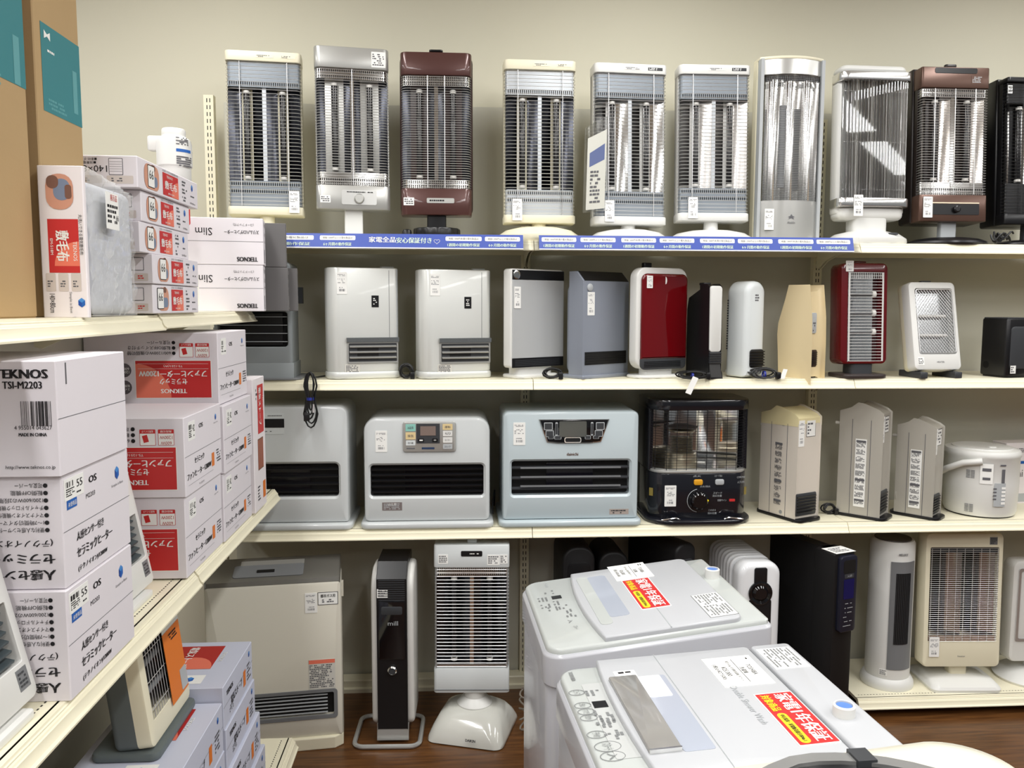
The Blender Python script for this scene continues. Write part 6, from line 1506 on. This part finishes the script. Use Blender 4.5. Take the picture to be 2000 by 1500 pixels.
for i in range(15): b.tube([(-w * .39 + w * .78 * i / 14, -d / 2 + .001, h * .215), (-w * .39 + w * .78 * i / 14, -d / 2 + .001, h * .865)], .001, 4)
for i in range(3): b.tube([(-w * .39, -d / 2, h * (.3 + .24 * i)), (w * .39, -d / 2, h * (.3 + .24 * i))], .0012, 4)
b.build('wire_grille', WIRE, t, MT, kind='stuff')
b = MB(); plate(b, (w * .22, -d / 2 - .004, h * .47), XD, ZD, w * .42, h * .66, .001, 0, 0); b.build('orange_sheet', ORANGE, t, MT, smooth=False)
b = MB(); plate(b, (w * .22, -d / 2 - .004, h * .86), XD, ZD, w * .42, h * .13, .001, 0, 0); b.build('clear_flap', mat('milky_plastic', srgb(214, 214, 206), .3), t, MT, smooth=False)
b = MB(); scrib(b, (w * .24, -d / 2 - .005, h * .72), XD, ZD, w * .2, h * .08, 3, .0012, 0, seed=5); b.build('sheet_print', INK, t, MT, smooth=False); b = MB(); plate(b, (w * .34, -d / 2 - .005, h * .26), XD, ZD, .04, .05, .0012, .003); b.build('care_label', LGREY, t, MT, smooth=False)
# ================================================================== washing machines
WB = mat('washer_white', srgb(190, 191, 196), .22, coat=.3); WT = mat('washer_top_white', srgb(184, 186, 189), .3, coat=.08); WP = mat('washer_panel', srgb(184, 188, 185), .26, coat=.3)
POCK = mat('milky_window', srgb(168, 174, 186), .16, coat=.3); INKG = mat('mid_ink', srgb(120, 122, 122), .6)
class Washer:
    def __init__(s, label, xf, xb, yn, yfar, zf, zb, body, lip_m, th=0.0):
        s.th = math.radians(th)
        s.w, s.d = yfar - yn, xb - xf; s.X0, s.Y0 = (xf + xb) / 2, (yn + yfar) / 2; s.zf, s.zb = zf, zb; s.lift = 0.0
        s.t = thing('washing_machine', label, 'washing machine', (s.X0, s.Y0, 0), -90 + th, 'top-loading washing machines')
        w, d = s.w, s.d
        MB().slab(rrect(w - .012, d - .012, (.045, .045, .02, .02)), .03, zf - .085, 'xy', .004).build('cabinet', body, s.t)
        for sx in (-1, 1):
            for sy in (-1, 1): MB().lathe([(.022, 0), (.024, .004), (.02, .034)], 14, (sx * w * .38, sy * d * .38, 0)).build('foot', DKGREY, s.t)
        # upper collar: follows the slope
        pl_ = rrect(w, d, (.05, .05, .02, .02), n=6); L = []
        for k, (ins, dz) in enumerate(((.006, -.09), (.0, -.085), (.0, -.022), (.001, -.018), (.004, -.016), (.006, -.013))):
            L.append([(x, y, (zf - .09 if k == 0 else (zf - .086 if k == 1 else s.zt(y) + dz))) for x, y in inset(pl_, ins)])
        MB()._loops(L).build('top_cover', body, s.t, sharp=50)
        L = []
        for ins, dz in ((.008, -.016), (.009, -.004), (.013, -.001), (.016, 0)): L.append([(x, y, s.zt(y) + dz) for x, y in inset(pl_, ins)])
        MB()._loops(L).build('top_panel', lip_m, s.t, sharp=50)
    def zt(s, y): return s.zf + (s.zb - s.zf) * (y / s.d + .5)
    def L(s, u, v, off=0.0):
        y = (v - .5) * s.d; return Vector((u * s.w, y, s.zt(y) + off))
    @property
    def ud(s): return Vector((0, s.d, s.zb - s.zf)).normalized()
    def uv(s, px, py, off=0.0):
        z = (s.zf + s.zb) / 2
        for _ in range(5):
            p = onZ(px, py, z); dx, dy = p.x - s.X0, p.y - s.Y0; lx = dx * math.sin(s.th) - dy * math.cos(s.th); ly = dx * math.cos(s.th) + dy * math.sin(s.th); z = s.zt(ly) + off
        return lx / s.w, ly / s.d + .5
    def ext(s, pts, off=.012):
        q = [s.uv(x, y, off) for x, y in pts]; U = sorted(a for a, _ in q); V = sorted(b for _, b in q)
        return (U[0] + U[1]) / 2, (U[-1] + U[-2]) / 2, (V[0] + V[1]) / 2, (V[-1] + V[-2]) / 2
    def plate(s, name, u0, u1, v0, v1, t0, t1, m, r=.0, bev=.0, arc=0.0, n=10):
        """solid plate lying on the sloped top"""
        cx, cy, W, D = (u0 + u1) / 2 * s.w, ((v0 + v1) / 2 - .5) * s.d, (u1 - u0) * s.w, (v1 - v0) * s.d
        P = rrect(W, D, r or .001, cx, cy, n=4)
        if arc:  # bow the front edge towards the user
            top = [(x, y) for x, y in P if y > cy]
            fr = [(cx - W / 2 + W * i / n, cy - D / 2 - arc * (1 - (2 * i / n - 1) ** 2)) for i in range(n + 1)]
            P = fr + [(x, y) for x, y in rrect(W, D, r or .001, cx, cy, n=4)[10:]]
        Ls = [[(x, y, s.zt(y) + t0) for x, y in P]]
        if bev: Ls += [[(x, y, s.zt(y) + t1 - bev) for x, y in P], [(x, y, s.zt(y) + t1 - bev * .3) for x, y in inset(P, bev * .3)], [(x, y, s.zt(y) + t1) for x, y in inset(P, bev)]]
        else: Ls.append([(x, y, s.zt(y) + t1) for x, y in P])
        return MB()._loops(Ls).build(name, m, s.t, sharp=50)
    def text(s, st, u, v, h, w, m, off, bold=0): txt(st, m, s.t, s.L(u, v, off), XD, s.ud, h, w, bold)
    def sign(s, pts, off):
        u0, u1, v0, v1 = s.ext(pts, off); o = s.L((u0 + u1) / 2, (v0 + v1) / 2, off); W, H = (u1 - u0) * s.w, (v1 - v0) * s.d; ud = s.ud; b = MB()
        plate(b, o, XD, ud, W, H, .001, .002, 0); plate(b, o, XD, ud, W * .97, H * .94, .0014, .001, 1); sg = b.build('warranty_sign', [PAPER, RED], s.t, smooth=False)
        txt('家電1年保証', PAPER, sg, o + ud * H * .17, XD, ud, H * .42, W * .9, bold=.0012, lift=.002)
        txt('対象商品', YELLOW, sg, o - ud * H * .27 - XD * W * .29, XD, ud, H * .24, W * .32, bold=.0006, lift=.002)
        b = MB(); plate(b, o - ud * H * .27 + XD * W * .19, XD, ud, W * .55, H * .24, .0018, H * .11); b.build('sign_bubble', YELLOW, sg, smooth=False)
        txt('中古家具・家電販売量日本No.1', INK, sg, o - ud * H * .27 + XD * W * .19, XD, ud, H * .12, W * .48, lift=.0024, bold=.0003)
    def paper(s, pts, off, price, seed=1):
        u0, u1, v0, v1 = s.ext(pts, off); o = s.L((u0 + u1) / 2, (v0 + v1) / 2, off); W, H = (u1 - u0) * s.w, (v1 - v0) * s.d; ud = s.ud; b = MB()
        plate(b, o, XD, ud, W, H, .0008, 0, 0); flat(b, o + ud * H * .06, XD, ud, W * .8, .0012, .0012, 1); scrib(b, o + ud * H * .36 - XD * W * .36, XD, ud, W * .1, H * .12, 2, .0012, 1, seed=seed)
        ps = b.build('price_sheet', [PAPER, INK], s.t, smooth=False)
        txt('TOSHIBA', INK, ps, o + ud * H * .3, XD, ud, H * .1, W * .36, lift=.0012); txt('洗濯機', INK, ps, o + ud * H * .14, XD, ud, H * .1, W * .22, lift=.0012)
        txt('東芝 4.5kg 全自動洗濯機 ホワイト', INK, ps, o - ud * H * .06, XD, ud, H * .08, W * .7, lift=.0012); txt(price[0], INK, ps, o - ud * H * .22, XD, ud, H * .12, W * .32, lift=.0012); txt(price[1], INK, ps, o - ud * H * .36, XD, ud, H * .12, W * .5, lift=.0012)
    def knob(s, px, py, off):
        u, v = s.uv(px, py, off); o = s.L(u, v, off - .006)
        MB().lathe([(.02, 0), (.02, .024), (.018, .026), (.0155, .026), (.0155, .022), (0, .022)], 28, tuple(o)).build('water_inlet', WHITE, s.t, label='white water inlet with a blue cap')
        MB().lathe([(.0145, .0215), (.0145, .0235), (0, .0235)], 24, tuple(o)).build('inlet_cap', mat('clear_blue', srgb(90, 130, 200), .3), [q for q in s.t.children if q.name.startswith('water_inlet')][-1])
# ---- farther machine
W1 = Washer('farther white washing machine with plain controls beside the black heater', .187, .733, -1.13, -.641, .785, .845, WB, WP, 2.5)
LT = .012
W1.plate('lid', -.465, .47, .262, .87, -.004, LT, WT, .02, .005, arc=.018)
e = W1.ext([(1140, 1128), (1178, 1125), (1235, 1200), (1197, 1205)])
W1.plate('handle_field', e[0] - .01, e[1] + .08, .272, e[2], LT - .002, LT + .0012, WP, .012)
W1.plate('lid_window', e[0], e[1], e[2], e[3], LT - .004, LT + .0006, POCK, .012)
u, v = W1.uv(1285, 1190, LT); W1.plate('fold_line', -.465, .47, v - .0025, v + .0025, LT, LT + .0008, LGREY)
W1.sign([(1213, 1133), (1268, 1130), (1312, 1183), (1252, 1192)], LT); W1.paper([(1181, 1107), (1255, 1100), (1280, 1125), (1208, 1135)], LT, ('¥26,000', '(税込¥28,600)'), 3)
e = W1.ext([(1346, 1163), (1400, 1158), (1445, 1198), (1390, 1207)]); o = W1.L((e[0] + e[1]) / 2, (e[2] + e[3]) / 2, LT); lw, lh = (e[1] - e[0]) * W1.w, (e[3] - e[2]) * W1.d
b = MB(); plate(b, o, XD, W1.ud, lw, lh, .0006, 0, 1); plate(b, o, XD, W1.ud, lw - .003, lh - .003, .0009, 0, 0)
for q in range(2): scrib(b, o + XD * lw * (-.24 + .48 * q), XD, W1.ud, lw * .44, lh * .86, 8, .0012, 1, seed=q + 4, fill=.6)
b.build('caution_label', [PAPER, INKG], W1.t, smooth=False)
W1.knob(1391, 1124, .004)
u, v = W1.uv(1087, 1167, 0); o = W1.L(u, v, .0005); b = MB(); plate(b, o, XD, W1.ud, .022, .026, .0008); b.build('display', BLACK, W1.t, smooth=False)
b = MB()
for k, (px, py) in enumerate(((1072, 1158), (1090, 1178), (1100, 1186), (1108, 1195), (1116, 1203), (1080, 1190), (1060, 1172), (1066, 1185))):
    u, v = W1.uv(px, py, 0); scrib(b, W1.L(u, v, .0004), XD, W1.ud, .03, .03, 3, .0006, 0, seed=k, fill=.5, dens=.6)
b.build('control_print', INKG, W1.t, smooth=False, kind='stuff')
for px, py, lb in ((1114, 1214, '入'), (1125, 1226, 'スタート')):
    u, v = W1.uv(px, py, 0); txt(lb, INKG, W1.t, W1.L(u, v, .0006), XD, W1.ud, .012, .02)
u, v = W1.uv(1067, 1143, 0); txt('TOSHIBA', LGREY, W1.t, W1.L(u, v, .0006), XD, W1.ud, .008, .04)
# ---- nearer machine
W2 = Washer('nearer white washing machine with a long grey handle and round buttons', .2165, .7565, -1.692, -1.232, .80, .82, WB, WP, 4)
e = W2.ext([(1189, 1328), (1241, 1323), (1332, 1463), (1270, 1477)]); gv = W2.uv(1468, 1272, LT)[1]
W2.plate('lid', -.488, .488, e[2] - .004, gv, -.004, LT, WT, .01, .004, arc=.012)
W2.plate('rear_deck', -.488, .488, gv + .014, .985, -.004, LT, WT, .01, .004)
W2.plate('rear_groove', -.488, .488, gv, gv + .014, -.003, .004, MIDGREY)
GRADP = mat('silver_grey_gloss', srgb(158, 156, 152), .14, metal=.3, coat=.3)
W2.plate('handle_bar', e[0], e[1], e[2], e[3], LT - .002, LT + .007, GRADP, .004, .002)
W2.plate('handle_lip', e[1] - .008, e[1] + .002, e[2], e[3], LT - .001, LT + .0078, CHROME, .002)
wv = W2.uv(1395, 1455, LT)[1]
W2.plate('lid_window', e[0], e[1] + .01, e[3] + .004, wv, LT - .004, LT + .0006, POCK, .006)
W2.plate('window_shelf', e[0], e[0] + .2, e[3] + .004, wv - .02, LT, LT + .0012, mat('pale_window', srgb(226, 229, 236), .15), .004)
fv = W2.uv(1420, 1480, LT)[1]; W2.plate('fold_line', -.488, .488, fv, fv + .003, LT, LT + .0008, LGREY)
W2.plate('silver_field', e[0] - .03, e[1] - .03, e[2] - .1, e[2] - .008, -.002, .0012, mat('soft_grey_panel', srgb(186, 188, 186), .25, coat=.2), .004)
W2.sign([(1470, 1358), (1542, 1350), (1645, 1448), (1565, 1460)], LT); W2.paper([(1368, 1288), (1465, 1280), (1512, 1335), (1417, 1343)], LT, ('¥25,000', '(税込¥27,500)'), 5)
u, v = W2.uv(1462, 1376, LT); W2.text('Double Shower Wash', u, v, .014, .15, LGREY, LT + .0004)
W2.knob(1648, 1396, LT)
u, v = W2.uv(1172, 1377, 0); o = W2.L(u, v, .0012); b = MB(); plate(b, o, XD, W2.ud, .026, .028, .0008); b.build('display', BLACK, W2.t, smooth=False)
for px, py, lb, rr in ((1126, 1354, 'コース', .016), (1138, 1379, '洗い', .0165), (1145, 1391, 'すすぎ', .0165), (1150, 1403, '脱水', .0165), (1165, 1436, '予約', .018), (1187, 1459, 'スタート', .024), (1197, 1478, '入', .022)):
    u, v = W2.uv(px, py, 0); o = W2.L(u, v, .0008)
    MB().tube([tuple(o + XD * (rr * .7 * math.cos(a)) + W2.ud * (rr * math.sin(a)) + ZD * .0006) for a in [2 * math.pi * i / 20 for i in range(20)]], .0006, 4, closed=True).build('button_ring', INKG, W2.t); txt(lb, INKG, W2.t, o, XD, W2.ud, rr * .8, rr * .95)
b = MB()
for k, (px, py) in enumerate(((1158, 1356), (1175, 1395), (1186, 1405), (1178, 1412), (1190, 1416), (1195, 1436), (1205, 1440))):
    u, v = W2.uv(px, py, 0); scrib(b, W2.L(u, v, .0014), XD, W2.ud, .028, .034, 3, .0006, 0, seed=k + 9, fill=.5, dens=.6)
b.build('control_print', INKG, W2.t, smooth=False, kind='stuff')
u, v = W2.uv(1117, 1322, 0); txt('TOSHIBA', INKG, W2.t, W2.L(u, v, .0006), XD, W2.ud, .009, .042, bold=.0004)
u, v = W2.uv(1221, 1317, LT); o = W2.L(u, v, LT); b = MB(); plate(b, o, XD, W2.ud, .03, .045, .0008, 0, 0); scrib(b, o, XD, W2.ud, .02, .03, 2, .0012, 1, seed=3, fill=.8); b.build('round_label', [PAPER, INK], W2.t, smooth=False)
u, v = W2.uv(1545, 1290, LT); o = W2.L(u, .9, LT); b = MB(); plate(b, W2.L(-.33, .9, LT), XD, W2.ud, .1, .075, .0006, 0, 0); scrib(b, W2.L(-.33, .9, LT), XD, W2.ud, .09, .066, 9, .0012, 1, seed=8, fill=.5); b.build('caution_label', [PAPER, INKG], W2.t, smooth=False)
# ---- nearest cream machine, mostly below the frame
t = thing('washing_machine', 'cream washing machine with a dark curved window lid at the bottom corner', 'washing machine', (.575, -2.01, 0), -87, 'top-loading washing machines')
w, d = .55, .58; IV = mat('ivory_plastic', srgb(226, 222, 204), .2, coat=.3); zt_ = .89
MB().slab(rrect(w - .02, d - .02, .04), .02, zt_ - .09, 'xy', .004).build('cabinet', IV, t)
pl_ = rrect(w, d, (.06, .06, .11, .11), n=10); L = []
for ins, z in ((.01, zt_ - .1), (.0, zt_ - .085), (.0, zt_ - .03), (.006, zt_ - .012), (.02, zt_ - .002), (.05, zt_ + .003)): L.append([(x, y, z - .10 * max(0, -y / d - .1)) for x, y in inset(pl_, ins)])
MB()._loops(L).build('top_cover', IV, t, sharp=50)
def ell(a, b_, cx, cy, n=40): return [(cx + a * math.cos(2 * math.pi * i / n), cy + b_ * math.sin(2 * math.pi * i / n)) for i in range(n)]
def zsl(y): return zt_ + .003 - .10 * max(0, -y / d - .1)
def slopeplate(name, A, B, t0, t1, m):
    b = MB(); n = len(A); seq = [[(x, y, zsl(y) + t0) for x, y in A], [(x, y, zsl(y) + t1) for x, y in A]]
    if B is None: b._loops(seq)
    else:
        seq += [[(x, y, zsl(y) + t1) for x, y in B], [(x, y, zsl(y) + t0) for x, y in B]]
        ids = []
        for S_ in seq: k = len(b.v); b.v += S_; ids.append(range(k, k + n))
        for P, Q in zip(ids, ids[1:] + ids[:1]):
            for i in range(n): b.face((P[i], P[(i + 1) % n], Q[(i + 1) % n], Q[i]))
    b.build(name, m, t, sharp=50)
slopeplate('lid_rim', ell(.215, .235, .0, -.03), ell(.192, .21, .0, -.03), -.004, .012, mat('grey_rim', srgb(150, 150, 148), .2, metal=.4))
slopeplate('window', ell(.192, .21, .0, -.03), None, -.004, .006, mat('smoky_window', srgb(34, 34, 36), .08, coat=.6))
MB().box(-.196, .04, zt_ + .013, .035, .03, .012).build('hinge_cover', DKGREY, t, smooth=False)
b = MB(); plate(b, (-.11, -.01, zt_ + .012), Vector((1, -.2, 0)), Vector((.2, 1, 0)), .1, .12, .001, 0, 0); flat(b, (-.13, .03, zt_ + .012), XD, YD, .02, .012, .0016, 1, .005); b.build('price_sheet', [PAPER, GINK], t, smooth=False)
for sx in (-1, 1):
    for sy in (-1, 1): MB().lathe([(.022, 0), (.02, .024)], 14, (sx * w * .36, sy * d * .36, 0)).build('foot', DKGREY, t)
